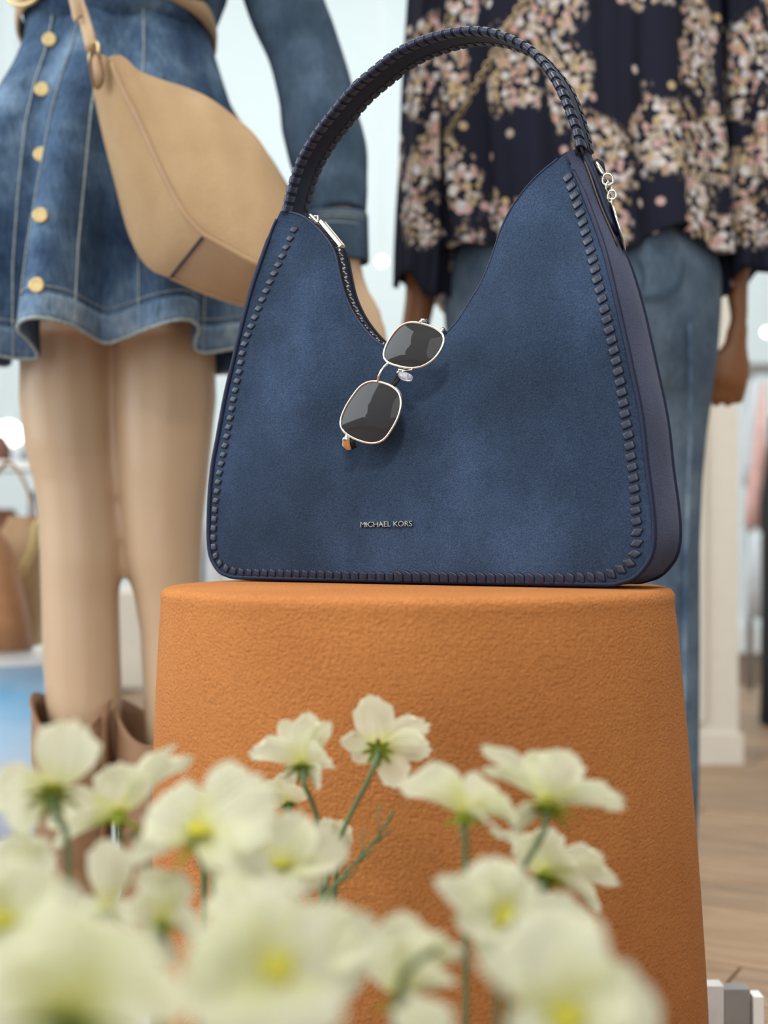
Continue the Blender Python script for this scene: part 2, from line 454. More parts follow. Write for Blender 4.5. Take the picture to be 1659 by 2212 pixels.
# ================================================================== PEDESTAL
PC = (0.0250, 1.09); ZT = 0.507
ped = empty('pedestal', (PC[0], PC[1], 0), 'large terracotta coloured rough plaster pedestal widening downwards under the navy bag', 'pedestal')
edge = [(2400, 606, 931), (2203, 600, 926), (2079, 596, 924), (1853, 588, 917), (1678, 581, 910), (1518, 571, 905), (1365, 560, 902), (1300, 554, 900)]
prof = []
for y, h, c in edge: prof.append((h / F * 1.075, ZC - (y - HY) / F * 1.09, (c - 900) / F * 1.09))
prof = [(prof[0][0] + 0.002, 0.0, prof[0][2])] + prof
prof += [(0.1948, ZT - 0.0075, 0), (0.1938, ZT - 0.004, 0), (0.1912, ZT - 0.0014, 0), (0.187, ZT - 0.0002, 0)]
pp = crom(prof, 110)
prof = [(0.0005, 0, pp[0].z), (0.1, 0, pp[0].z)] + [tuple(p) for p in pp] + [(0.17, ZT, 0), (0.12, ZT, 0), (0.06, ZT, 0), (0.0005, ZT, 0)]
b = MB(); b.loft([[(o + r * math.cos(2 * PI * k / 160), r * math.sin(2 * PI * k / 160), z) for k in range(160)] for r, z, o in prof])
b.build('pedestal_body', M['terracotta'], ped)

# ================================================================== NAVY BAG
TH = math.radians(28)
U = Vector((math.cos(TH), -math.sin(TH), 0)); V = Vector((math.sin(TH), math.cos(TH), 0))
HB = 0.031
P0 = W(1240, 1143, 1.033); P0.z = ZT
ORG = P0 - U * 0.165 + V * HB; ORG.z = ZT + 0.0016
bag = empty('handbag', ORG, 'large navy suede hobo bag with whipstitched edges and arched handle standing on the terracotta pedestal', 'bag')
bag.rotation_euler = (0, 0, -TH)
def rb(px, py, c):
    """local (x, y=c, z) of the bag where the sight line through a pixel meets the plane y_local = c"""
    d = W(px, py, 1.0) - Vector((0, 0, ZC)); o = Vector((0, 0, ZC)) - ORG
    t = (c - o.dot(V)) / d.dot(V); p = o + d * t
    return Vector((p.dot(U), c, p.z))
def loc2w(p): return ORG + U * p[0] + V * p[1] + Vector((0, 0, p[2]))

Lpx = [(606, 456), (594, 482), (585, 504), (565, 560), (544, 622), (523, 700), (505, 777), (487, 855), (471, 942), (460, 1003), (453, 1075), (451, 1146), (453, 1187), (459, 1211), (470, 1229)]
Bpx = [(470, 1229), (484, 1241), (505, 1248.5), (560, 1251), (640, 1252.5), (780, 1256), (930, 1261), (1100, 1267), (1240, 1270), (1300, 1269), (1341, 1261), (1377, 1243)]
Rpx = [(1377, 1243), (1402, 1211), (1412, 1177), (1413, 1136), (1408, 1081), (1398, 1008), (1386, 900), (1366, 800), (1344, 700), (1331, 643), (1313, 567), (1297, 513), (1275, 454), (1255, 404), (1240, 372), (1228, 350), (1222, 329)]
Tpx = [(606, 456), (630, 459), (655, 467), (680, 487), (705, 514), (723, 545), (733, 588), (745, 635), (765, 678), (790, 713), (815, 738), (840, 751), (870, 758), (905, 756), (938, 742), (965, 718), (990, 690), (1012, 655), (1038, 612), (1060, 560), (1080, 500), (1101, 455), (1131, 412), (1162, 378), (1193, 352), (1222, 329)]
def cs_l(y): return -(0.015 + (HB - 0.015) * sstep(456, 760, y))
def cs_r(y): return -(0.013 + (HB - 0.013) * sstep(329, 640, y))
n_u, n_v = 150, 130
Lc = crom([rb(x, y, cs_l(y)) for x, y in Lpx], n_v)[::-1]           # bottom -> top
Rc = crom([rb(x, y, cs_r(y)) for x, y in Rpx], n_v)
Bc = crom([rb(x, y, -HB) for x, y in Bpx], n_u)
for p in Bc: p.z = max(p.z, 0.0008)
def ct(i, n): t = i / (n - 1); return -(0.015 * (1 - t) + 0.013 * t - 0.006 * math.sin(PI * t) ** 0.7)
Tc = crom([rb(x, y, ct(i, len(Tpx))) for i, (x, y) in enumerate(Tpx)], n_u)
zmin = min(p.z for p in Bc)
def coons(B, T, L, R, nu, nv):
    rows = []
    for j in range(nv):
        v = j / (nv - 1); row = []
        for i in range(nu):
            u = i / (nu - 1)
            p = B[i] * (1 - v) + T[i] * v + L[j] * (1 - u) + R[j] * u - (B[0] * (1 - u) * (1 - v) + B[-1] * u * (1 - v) + T[0] * (1 - u) * v + T[-1] * u * v)
            row.append(p)
        rows.append(row)
    return rows
rows = coons(Bc, Tc, Lc, Rc, n_u, n_v)
for j, r in enumerate(rows):
    v = j / (n_v - 1)
    for i, p in enumerate(r):
        u = i / (n_u - 1)
        e = min(u, 1 - u, v * 0.9 + 0.02, (1 - v) * 0.8 + 0.0)
        puff = 0.010 * (1 - math.exp(-e * 7)) * math.sin(PI * min(max(u, 0), 1)) ** 0.5
        # soft dents of the hide beside the opening
        dent = 0.006 * math.exp(-(((u - 0.36) / 0.10) ** 2 + ((v - 0.55) / 0.16) ** 2)) - 0.004 * math.exp(-(((u - 0.20) / 0.10) ** 2 + ((v - 0.5) / 0.25) ** 2))
        dent += 0.005 * math.exp(-(((u - 0.66) / 0.10) ** 2 + ((v - 0.50) / 0.14) ** 2)) - 0.003 * math.exp(-(((u - 0.80) / 0.08) ** 2 + ((v - 0.62) / 0.2) ** 2))
        p.y -= puff - dent * sstep(0, 0.12, e)
kd = kdtree.KDTree(n_u * n_v); flat = []
for j in range(n_v):
    for i in range(n_u): kd.insert((rows[j][i].x, 0, rows[j][i].z), len(flat)); flat.append((i, j))
kd.balance()
def surf(x, z):
    """point and outward normal of the front panel nearest to local (x, z)"""
    _, k, _ = kd.find((x, 0, z)); i, j = flat[k]
    i0, i1, j0, j1 = max(i - 1, 0), min(i + 1, n_u - 1), max(j - 1, 0), min(j + 1, n_v - 1)
    du = rows[j][i1] - rows[j][i0]; dv = rows[j1][i] - rows[j0][i]
    n = du.cross(dv); n.normalize()
    if n.y > 0: n = -n
    q = rows[j][i]; y = q.y - (n.x * (x - q.x) + n.z * (z - q.z)) / n.y
    return Vector((x, y, z)), n
b = MB(); b.grid(rows); b.build('front_panel', M['suede'], bag)
b = MB(); b.grid([[Vector((p.x, -p.y, p.z)) for p in r] for r in rows], flip=True); b.build('back_panel', M['suede'], bag)
# gusset running down the left side, along the base and up the right side
per = list(Lc[::-1]) + list(Bc[1:-1]) + list(Rc)
ap_l = rb(606, 452, -0.006); ap_r = rb(1246, 317, -0.004)
NG = 16; rows_g = []
for k, p in enumerate(per):
    a, c = per[max(k - 1, 0)], per[min(k + 1, len(per) - 1)]
    t = (c - a); n = Vector((t.z, 0, -t.x)); n.normalize(); n = -n if n.dot(Vector((p.x, 0, p.z - 0.15))) < 0 else n
    fl_ = 0.0 if (p.z < zmin + 0.004) else 1.0
    side = 0.0045 * sstep(zmin, zmin + 0.05, p.z)
    rightness = sstep(0.10, 0.17, p.x) * sstep(0.27, 0.33, p.z)
    row = []
    for q in range(NG + 1):
        s = q / NG; y = p.y * (1 - 2 * s)
        row.append(Vector((p.x, y, p.z)) + n * side * 4 * s * (1 - s) + Vector((0.004, 0, 0.004)) * rightness * 4 * s * (1 - s))
    rows_g.append(row)
b = MB(); b.grid(rows_g); b.build('gusset', M['suede_lit'], bag, recalc=True)
# piping along both edges of the gusset
for sgn, nm in ((1, 'piping'), (-1, 'piping')):
    path = []
    for k, p in enumerate(per):
        if k > len(per) - 6 or k < 3: continue
        path.append(Vector((p.x, p.y * sgn, p.z + (0.0010 if p.z < zmin + 0.004 else 0))))
    path = crom(path[::2], 260)
    b = MB(); b.tube(path, [0.0021 if 4 < i < 255 else 0.0014 for i in range(260)], 8); b.build(nm, M['navy_leather'], bag)
# whipstitch lace showing on the front panel
Spx = [(609, 487), (585, 555), (564, 617), (542, 689), (523.6, 746), (514.7, 801), (506.7, 838), (499.5, 876), (493, 913), (486, 951), (478.6, 989), (471, 1027), (466, 1066), (462, 1104), (459.5, 1143), (459, 1165), (460, 1183), (463, 1199), (470, 1213), (480, 1222), (494.6, 1230), (525, 1235.5), (600, 1237.5), (780, 1242), (920, 1245), (1100, 1248.5), (1196, 1249), (1248, 1248), (1298, 1245), (1321, 1238), (1345, 1226), (1363, 1210), (1373, 1186), (1375, 1160), (1374, 1136), (1371, 1089), (1367.6, 1038.6), (1361.6, 988), (1355.6, 939), (1351, 912), (1337, 820), (1322, 745), (1307.5, 683), (1297, 640), (1285, 597), (1274, 557), (1261, 518), (1248, 480), (1235, 442), (1221, 406), (1207, 371)]
sp = [rb(x, y, -HB - 0.002) for x, y in Spx]
tmp = crom(sp, 400); tot = sum((tmp[i + 1] - tmp[i]).length for i in range(399))
NS = int(tot / 0.00765)
sp = crom(sp, NS)
def pillow(lx, ly, h, skew, base=True):
    """rounded raised lozenge of lace on a black plate that paints the shade of its recess"""
    b = MB(); rings = []
    def ring(fx, fy, z, n=3):
        out = []
        for k in range(24):
            a = 2 * PI * (k + 0.5) / 24; c, s = math.cos(a), math.sin(a)
            r = 1 / ((abs(c) ** 7 + abs(s) ** 7) ** (1 / 7))
            x, y = c * r * lx / 2 * fx * 1.08, s * r * ly / 2 * fy * 1.08
            out.append((x + skew * y, y, z))
        return out
    b.loft([ring(1, 1, -0.0004), ring(1, 1, h * 0.62), ring(0.97, 0.96, h * 0.88), ring(0.89, 0.87, h), ring(0.45, 0.45, h * 1.06)])
    b.m = 1
    b.loft([ring(1.13, 1.15, -0.0005), ring(1.13, 1.15, 0.0002)])  # black rim painted in for the shaded recess around each stitch
    return b.mesh('stitch', [M['navy_lace'], M['black']])
st_side = pillow(0.0050, 0.0049, 0.0013, 0.0)
st_r = pillow(0.0066, 0.0049, 0.0013, -0.0)
st_b = pillow(0.0048, 0.0044, 0.0013, 0.25)
st_br = pillow(0.0060, 0.0052, 0.0013, 0.45)
for i, p in enumerate(sp):
    a, c = sp[max(i - 1, 0)], sp[min(i + 1, NS - 1)]
    t = c - a; q, n = surf(p.x, p.z)
    t = t - n * t.dot(n); t.normalize(); x = t.cross(n)   # x: across the edge
    onright = p.x > 0.12 and p.z > 0.04
    if onright:  m_, ax = st_r, x
    elif p.x < -0.15 and p.z > 0.02: m_, ax = st_side, x
    elif p.x > 0.02: m_, ax = st_br, x
    else: m_, ax = st_b, x
    sk = 0.22 if onright else 0.10
    rot = Matrix((ax, n.cross(ax), n)).transposed()
    rot = rot @ Matrix.Rotation(sk * (1 if onright else -1), 3, 'Z')
    o = inst('stitch', m_, bag); o.matrix_local = Matrix.Translation(q + n * 0.0001) @ rot.to_4x4()
# raised line pressed beside the lacing (seam at the right shoulder)
b = MB(); b.tube([rb(1222, 331, -0.0150), rb(1226, 343, -0.0160), rb(1232, 356, -0.0168)], 0.0007, 6); b.build('seam', M['black'], bag)
# rear corner seam at the foot of the left gusset
b = MB(); lx = Bc[3]
b.tube([Vector((lx.x - 0.006, -0.010, 0.012)), Vector((lx.x - 0.0085, 0.004, 0.014)), Vector((lx.x - 0.007, 0.018, 0.012))], 0.0008, 6); b.build('seam', M['navy_lace'], bag)

# zipper tape between the two top edges, teeth, slider and pull
tape = []
for i in range(0, n_u):
    p = Tc[i]; a, c = Tc[max(i - 1, 0)], Tc[min(i + 1, n_u - 1)]
    t = c - a; n = Vector((-t.z, 0, t.x)); n.normalize()
    w = abs(p.y) + 0.0005
    tape.append([Vector((p.x, -w + 2 * w * k / 6, p.z)) - n * (0.0010 if 0 < k < 6 else 0.0002) for k in range(7)])
b = MB(); b.grid(tape); b.build('zipper_tape', M['navy_leather'], bag)
b = MB()
for i in range(16, 74):
    for h in (0, 0.5):
        f = i + h; k = int(f); p = Tc[k].lerp(Tc[min(k + 1, n_u - 1)], f - k); t = (Tc[k + 1] - Tc[k - 1]); t.normalize(); n = Vector((-t.z, 0, t.x))
        if int(f * 2) % 3 == 2: continue
        sy = -0.0012 if h else 0.0012
        R = Matrix((t, Vector((0, 1, 0)), n)).transposed()
        b.box(Vector((p.x, -0.0040 + sy, p.z)) + n * 0.0010, (0.0013, 0.0034, 0.0016), R)
tag(b.build('zipper_teeth', M['pale_gold'], bag, smooth=False), kind='stuff')
# rolled leather edge at the far side of the opening
b = MB(); b.tube([Vector((p.x, abs(p.y) + 0.0005, p.z + 0.0004)) for p in Tc[2:-2:2]], 0.0011, 6); b.build('opening_binding', M['black'], bag)
b = MB(); b.tube([Vector((p.x, p.y - 0.0003, p.z)) for p in Tc[2:-2:2]], 0.0007, 6); b.build('opening_binding', M['suede_lit'], bag)
# slider and pull lying on the left slope
pA, pB = rb(668, 470, -0.004), rb(686, 488, -0.004)
t = (pB - pA).normalized(); n = Vector((-t.z, 0, t.x))
R = Matrix((t, Vector((0, 1, 0)), n)).transposed()
b = MB(); b.box((pA + pB) / 2 + n * 0.0030, (0.0105, 0.0070, 0.0012), R); b.box((pA + pB) / 2 + n * 0.0008, (0.009, 0.006, 0.0012), R)
b.tube([(pA + pB) / 2 + n * 0.0035 - t * 0.003, (pA + pB) / 2 + n * 0.0062, (pA + pB) / 2 + n * 0.0035 + t * 0.003], 0.0009, 6)
sl = b.build('zipper_slider', M['nickel'], bag, smooth=False); mods(sl, bevel=0.0003)
pC, pD = rb(688, 486, -0.004), rb(733, 541, -0.004)
t = (pD - pC).normalized(); n = Vector((-t.z, 0, t.x)); R = Matrix((t, Vector((0, 1, 0)), n)).transposed(); L_ = (pD - pC).length
b = MB(); b.box((pC + pD) / 2 + n * 0.0036, (L_, 0.0072, 0.0016), R)
for s_ in (-1, 1): b.box((pC + pD) / 2 + n * 0.0048 + Vector((0, 0.0030 * s_, 0)), (L_, 0.0011, 0.0012), R)
b.box(pD + n * 0.0048 - t * 0.0006, (0.0014, 0.0072, 0.0012), R); b.box(pC + n * 0.0048 + t * 0.0006, (0.0014, 0.0072, 0.0012), R)
mods(b.build('zipper_pull', M['nickel'], bag, smooth=False), bevel=0.0003)

# arched handle: flat strap, its width runs through the depth of the bag
HW = 0.0185
Hpx = [(611, 456), (620, 416), (640, 352), (672, 294), (716, 236), (757, 188), (800, 151), (850, 112), (900, 87), (950, 71), (1000, 63), (1050, 65), (1100, 81), (1140, 104), (1175, 141), (1203, 184), (1222, 230), (1236, 272), (1245, 312)]
hpath = crom([rb(x, y, -HW) for x, y in Hpx], 140)
def hframe(i):
    a, c = hpath[max(i - 1, 0)], hpath[min(i + 1, 139)]
    t = (c - a).normalized(); n = Vector((-t.z, 0, t.x)); return t, n
rws = []
for i, p in enumerate(hpath):
    t, n = hframe(i); w = HW - 0.0012; w *= 1 - 0.25 * (sstep(118, 139, i))
    th = 0.0022; sec = [(-w, 0.6), (-w * 0.9, 1), (0, 1.25), (w * 0.9, 1), (w, 0.6), (w, -0.6), (w * 0.9, -1), (0, -1.1), (-w * 0.9, -1), (-w, -0.6)]
    rws.append([Vector((p.x, y, p.z)) + n * (th * s) for y, s in sec])
b = MB(); b.loft(rws); handle = b.build('handle', M['navy_leather'], bag, recalc=True)
# lace: a C-shaped band wrapping the strap edge
def lace_mesh():
    b = MB(); sec = []
    prof = [(0.0085, 0.0030), (0.0050, 0.0034), (0.0012, 0.0031), (-0.0006, 0.0018), (-0.0011, 0), (-0.0006, -0.0018), (0.0012, -0.0031), (0.0050, -0.0032), (0.0085, -0.0026)]
    rws = []
    for d, (inset, sc) in zip((-0.0027, -0.0025, -0.0020, 0.0020, 0.0025, 0.0027), ((0.0006, 0.84), (0.0, 0.99), (0, 1.0), (0, 1.0), (0.0, 0.99), (0.0006, 0.84))):
        rws.append([(d + 0.16 * y, y + inset, z * sc) for y, z in prof])
    b.grid(rws)
    # inner side closing the band
    for d in (0, -1): b.add(rws[d], [tuple(range(len(prof)))])
    return b.mesh('lace', M['navy_lace'])
lm = lace_mesh()
hl = sum((hpath[i + 1] - hpath[i]).length for i in range(139)); NL = int(hl / 0.0077)
hp2 = crom(hpath[1:-1], NL)
for i in range(NL):
    p = hp2[i]; t = (hp2[min(i + 1, NL - 1)] - hp2[max(i - 1, 0)]).normalized(); n = Vector((-t.z, 0, t.x))
    k = 1 - 0.25 * sstep(0.84, 1.0, i / NL)
    for sgn in (-1, 1):
        R = Matrix((t, Vector((0, -sgn, 0)), n)).transposed()
        if sgn == 1:
            R = Matrix((-t, Vector((0, -1, 0)), n)).transposed()
        else:
            R = Matrix((t, Vector((0, 1, 0)), n)).transposed()
        o = inst('lace', lm, handle); o.matrix_local = Matrix.Translation(Vector((p.x, sgn * (HW - 0.0012) * k, p.z))) @ R.to_4x4()
# strap end running down over the right gusset, with the ring tab
def gpt(px, py, y, out): 
    p = rb(px, py, y); p.x += out; return p
tabp = []
nG = len(rows_g)
for k in range(nG - 1, nG - 30, -1):
    tabp.append(k)
rws = []
for idx, k in enumerate(tabp):
    row = rows_g[k]; f = idx / 28; w = 0.0085 * (1 - 0.1 * f) if idx < 26 else 0.0085 * (0.9 - 0.25 * (idx - 25))
    c = row[NG // 2]; a, d = rows_g[max(k - 1, 0)][NG // 2], rows_g[min(k + 1, nG - 1)][NG // 2]
    t = d - a; n = Vector((t.z, 0, -t.x)); n.normalize()
    n = -n if n.x < 0 else n
    off = 0.0035 + 0.001 * math.sin(PI * f)
    rws.append([Vector((c.x, 0.004 + y, c.z)) + n * (o_) for y, o_ in ((-w, 0), (-w, off * 0.8), (-w * 0.8, off), (w * 0.8, off), (w, off * 0.8), (w, 0))])
b = MB(); b.loft(rws); b.build('strap_end', M['navy_leather'], bag, recalc=True)
for yy in (-0.0062,):
    b = MB(); pth = []
    for k in range(nG - 1, nG - 34, -1):
        row = rows_g[k]; c = row[NG // 2]; a, d = rows_g[max(k - 1, 0)][NG // 2], rows_g[min(k + 1, nG - 1)][NG // 2]
        t = d - a; n = Vector((t.z, 0, -t.x)); n.normalize(); n = -n if n.x < 0 else n
        y_ = yy * min(1, 0.35 + (nG - 1 - k) / 20)
        pth.append(Vector((c.x, y_, c.z)) + n * 0.0006)
    b.tube(pth[::2], 0.0009, 6); b.build('zipper_edge', M['edge_brown'], bag)
# folded leather tips where the front lace ends
b = MB()
for dx in (0, 9): b.tube([rb(1240 + dx, 306, -0.012), rb(1244 + dx * 1.2, 318, -0.010), rb(1246 + dx * 1.6, 334, -0.008)], 0.0010, 6)
b.build('lace_tip', M['edge_brown'], bag)

# ring, chain links and oval charm on the right
def torus(c, r, rr, nrm, n=20, m=8, sc=1.0, tang=None):
    nrm = Vector(nrm).normalized(); a = (Vector(tang) - nrm * Vector(tang).dot(nrm)).normalized() if tang is not None else nrm.orthogonal().normalized()
    bb = nrm.cross(a); mb_ = MB()
    mb_.tube([Vector(c) + a * math.cos(2 * PI * k / n) * r * sc + bb * math.sin(2 * PI * k / n) * r for k in range(n)], rr, m, closed=True)
    return mb_
cc = 0.006
def cp(px, py, y=cc): return rb(px, py, y)
b = MB(); b.tube([cp(1287, 352), cp(1293, 362), cp(1300, 373), cp(1306, 380)], [0.0019, 0.0021, 0.0020, 0.0016], 8); b.build('ring_bar', M['pale_gold'], bag)
b = MB(); b.tube([cp(1286, 349, 0.009), cp(1296, 356, 0.012), cp(1303, 374, 0.010)], [0.003, 0.0036, 0.002], 8); b.build('ring_tab', M['black'], bag)
for (x, y, r_, nr, sc_) in ((1313, 388, 0.0040, (0.5, -1, 0.1), 1.1), (1308, 394, 0.0032, (1, -0.5, 0.3), 1.15), (1315, 406, 0.0030, (0.9, -0.5, 0), 1.35), (1322, 421, 0.0031, (0.4, -1, 0), 1.1), (1317, 428, 0.0026, (1, -0.4, 0), 1.2)):
    torus(cp(x, y), r_, 0.00085, nr, sc=sc_, tang=(0.2, 0, -1)).build('chain_link', M['pale_gold'], bag)
cA, cB = cp(1321, 442), cp(1350, 540)
t = (cB - cA).normalized(); wv = Vector((-0.34, 0.93, 0.08)); wv = (wv - t * wv.dot(t)).normalized(); n = t.cross(wv)
L_ = (cB - cA).length; ctr = (cA + cB) / 2
b = MB(); rings = []
for h, f in ((-0.0011, 0.86), (-0.0007, 1), (0.0007, 1), (0.0011, 0.86), (0.0006, 0.80)):
    rings.append([ctr + t * math.cos(2 * PI * k / 40) * L_ / 2 * f + wv * math.sin(2 * PI * k / 40) * L_ / 2 * 0.75 * f + n * h for k in range(40)])
b.loft(rings); b.build('charm', M['pale_gold'], bag, recalc=True)
b = MB(); b.tube([cp(1320, 432), cp(1321, 444)], 0.0011, 6); b.build('charm_loop', M['pale_gold'], bag)

# metal lettering
fc = bpy.data.curves.new('logo', 'FONT'); fc.body = 'MICHAEL KORS'; fc.size = 1.0; fc.extrude = 0.03; fc.bevel_depth = 0.028; fc.bevel_resolution = 0
fo = bpy.data.objects.new('logo_tmp', fc); COL.objects.link(fo)
bpy.context.view_layer.update()
me = bpy.data.meshes.new_from_object(fo); bpy.data.objects.remove(fo)
xs = [v.co.x for v in me.vertices]; ys = [v.co.y for v in me.vertices]
pa, pb_ = rb(777.5, 1139, -HB - 0.009), rb(890, 1137, -HB - 0.009)
wid = (pb_ - pa).length; hgt = (rb(780, 1127, -HB - .009) - rb(780, 1139, -HB - .009)).length * 1.03
sx = wid / (max(xs) - min(xs)); sy = hgt / (max(ys) - min(ys))
tdir = (pb_ - pa).normalized()
mid_ = (pa + pb_) / 2; sM, nM = surf(mid_.x, mid_.z)
for v in me.vertices:
    q = pa + tdir * ((v.co.x - min(xs)) * sx) + Vector((0, 0, 1)) * ((v.co.y - min(ys)) * sy)
    yq = sM.y - (nM.x * (q.x - sM.x) + nM.z * (q.z - sM.z)) / nM.y; v.co = Vector((q.x, yq, q.z)) + nM * (0.0009 + v.co.z * 0.02)
me.materials.append(M['pale_gold'])
lg = bpy.data.objects.new('logo_lettering', me); COL.objects.link(lg); lg.parent = bag; tag(lg, 'silver metal lettering reading MICHAEL KORS')

# ================================================================== SUNGLASSES hanging from the dip of the bag
gl = empty('sunglasses', loc2w(rb(850, 815, -HB)), 'silver wire framed sunglasses with dark lenses hanging from the dip of the navy bag', 'sunglasses')
gl.rotation_euler = (0, 0, -TH)
GO = rb(850, 815, -HB)
def gp(cx, cy, lift=0.0):
    x, y = 680 + cx / 4.879, 640 + cy / 4.879
    yy = -HB - 0.0185 - 0.004 * sstep(300, 1100, cy) - lift
    return rb(x, y, yy) - GO
L1 = [(880, 335), (980, 280), (1100, 283), (1250, 330), (1340, 395), (1362, 460), (1330, 560), (1250, 665), (1130, 738), (1000, 755), (870, 733), (770, 696), (730, 640), (737, 560), (790, 450)]
L2 = [(590, 898), (700, 908), (820, 955), (890, 1030), (910, 1130), (880, 1270), (800, 1420), (720, 1515), (620, 1548), (500, 1532), (370, 1476), (287, 1400), (274, 1310), (320, 1180), (400, 1050), (490, 943)]
for ol in (L1, L2):
    ring = crom([gp(x, y) for x, y in ol], 64, closed=True)
    b = MB(); b.tube(ring, 0.0010, 8, closed=True); rim = b.build('rim', M['pale_gold'], gl)
    c = sum(ring, Vector()) / 64; b = MB(); rws = []
    for k, f in enumerate((0.995, 0.85, 0.65, 0.45, 0.25, 0.08)):
        rws.append([c + (p - c) * f + Vector((0, -0.0030 * (1 - f * f), 0)) for p in ring])
    b.grid(rws, wrap=True); b.f.append(tuple(range(5 * 64, 6 * 64))); b.mi.append(0)
    rws2 = [[p + Vector((0, 0.0012, 0)) for p in r] for r in rws]
    b.grid(rws2, wrap=True, flip=True); b.f.append(tuple(range(11 * 64, 12 * 64))); b.mi.append(0)
    b.build('lens', M['lens'], gl, recalc=True)
b = MB(); b.tube(crom([gp(775, 708), gp(735, 738, .002), gp(705, 780, .003), gp(682, 830, .003), gp(670, 860, .002), gp(666, 900)], 20), 0.0012, 8); b.build('bridge', M['pale_gold'], gl)
b = MB(); b.tube([gp(880, 770), gp(960, 785, -.002), gp(1030, 770)], 0.0007, 6); b.tube([gp(930, 780, -.001), gp(935, 830, -.003)], 0.0008, 6); b.tube([gp(860, 815, -.004), gp(890, 790, -.002)], 0.0012, 6); b.build('pad_arm', M['nickel'], gl)
b = MB(); b.tube(crom([gp(885, 812, -.002), gp(920, 835, -.001), gp(980, 855), gp(1030, 872, -.001)], 10), [0.0018, 0.0026, 0.0030, 0.0032, 0.0034, 0.0034, 0.0032, 0.0030, 0.0026, 0.0016], 10, rb=[0.001] * 10); b.build('nose_pad', M['clear'], gl)
b = MB(); b.tube(crom([gp(845, 965, -.004), gp(885, 1010, -.002), gp(905, 1060, -.001), gp(900, 1090, -.001)], 10), 0.0013, 8); b.build('nose_pad', M['clear'], gl)
# folded temple arms behind the lenses
b = MB(); b.tube(crom([gp(400, 1530, -.008), gp(560, 1310, -.009), gp(720, 1090, -.009), gp(900, 850, -.008), gp(1100, 560, -.008), gp(1300, 400, -.007)], 30), 0.0016, 8, rb=0.001); b.build('temple', M['black'], gl)
b = MB(); b.tube(crom([gp(1150, 300, -.002), gp(1180, 310, -.007), gp(1000, 640, -.010), gp(760, 1000, -.011)], 20), 0.0014, 8, rb=0.001); b.build('temple', M['black'], gl)
b = MB(); b.tube([gp(1110, 285), gp(1130, 255, -.001), gp(1170, 258, -.004), gp(1195, 295, -.006)], 0.0017, 8, rb=0.0011); b.build('hinge', M['nickel'], gl)
b = MB(); b.tube([gp(1330, 375, -.001), gp(1350, 350, -.004), gp(1368, 385, -.007)], 0.0019, 8); b.build('hinge', M['nickel'], gl)
b = MB(); b.tube([gp(355, 1478), gp(332, 1510, .001), gp(330, 1560, -.001), gp(350, 1612, -.004), gp(372, 1625, -.007)], [0.0026, 0.0032, 0.0036, 0.0034, 0.0028], 10, rb=0.0012); b.build('hinge', M['nickel'], gl)
b = MB(); b.tube([gp(395, 1530, -.005), gp(400, 1590, -.008), gp(420, 1570, -.009)], 0.0024, 8); b.build('hinge_block', M['black'], gl)

# ================================================================== LEFT MANNEQUIN in a denim dress
def ring_px(y, xl, xr, D, depth, n=48, fn=None):
    """ellipse whose silhouette spans xl..xr at height of row y"""
    c = W((xl + xr) / 2, y, D); rx = (xr - xl) / 2 / F * D
    out = []
    for k in range(n):
        a = 2 * PI * k / n; f = fn(a) if fn else 1
        out.append(Vector((c.x + rx * f * math.sin(a), c.y - depth * f * math.cos(a), c.z)))
    return out
def pxlimb(b, pts, n=20, res=28, flat=1.0):
    """pts: (px, py, D, half width px)"""
    P = crom([(*W(x, y, D), w / F * D) if False else W(x, y, D) for x, y, D, w in pts], res)
    cum = [0.0]
    for q, r in zip(pts, pts[1:]): cum.append(cum[-1] + (W(*r[:3]) - W(*q[:3])).length)
    tab = [(c / cum[-1], q[3] / F * q[2]) for c, q in zip(cum, pts)]
    R = [interp(tab, i / (res - 1)) for i in range(res)]
    b.tube(P, R, n, rb=[r * flat for r in R])
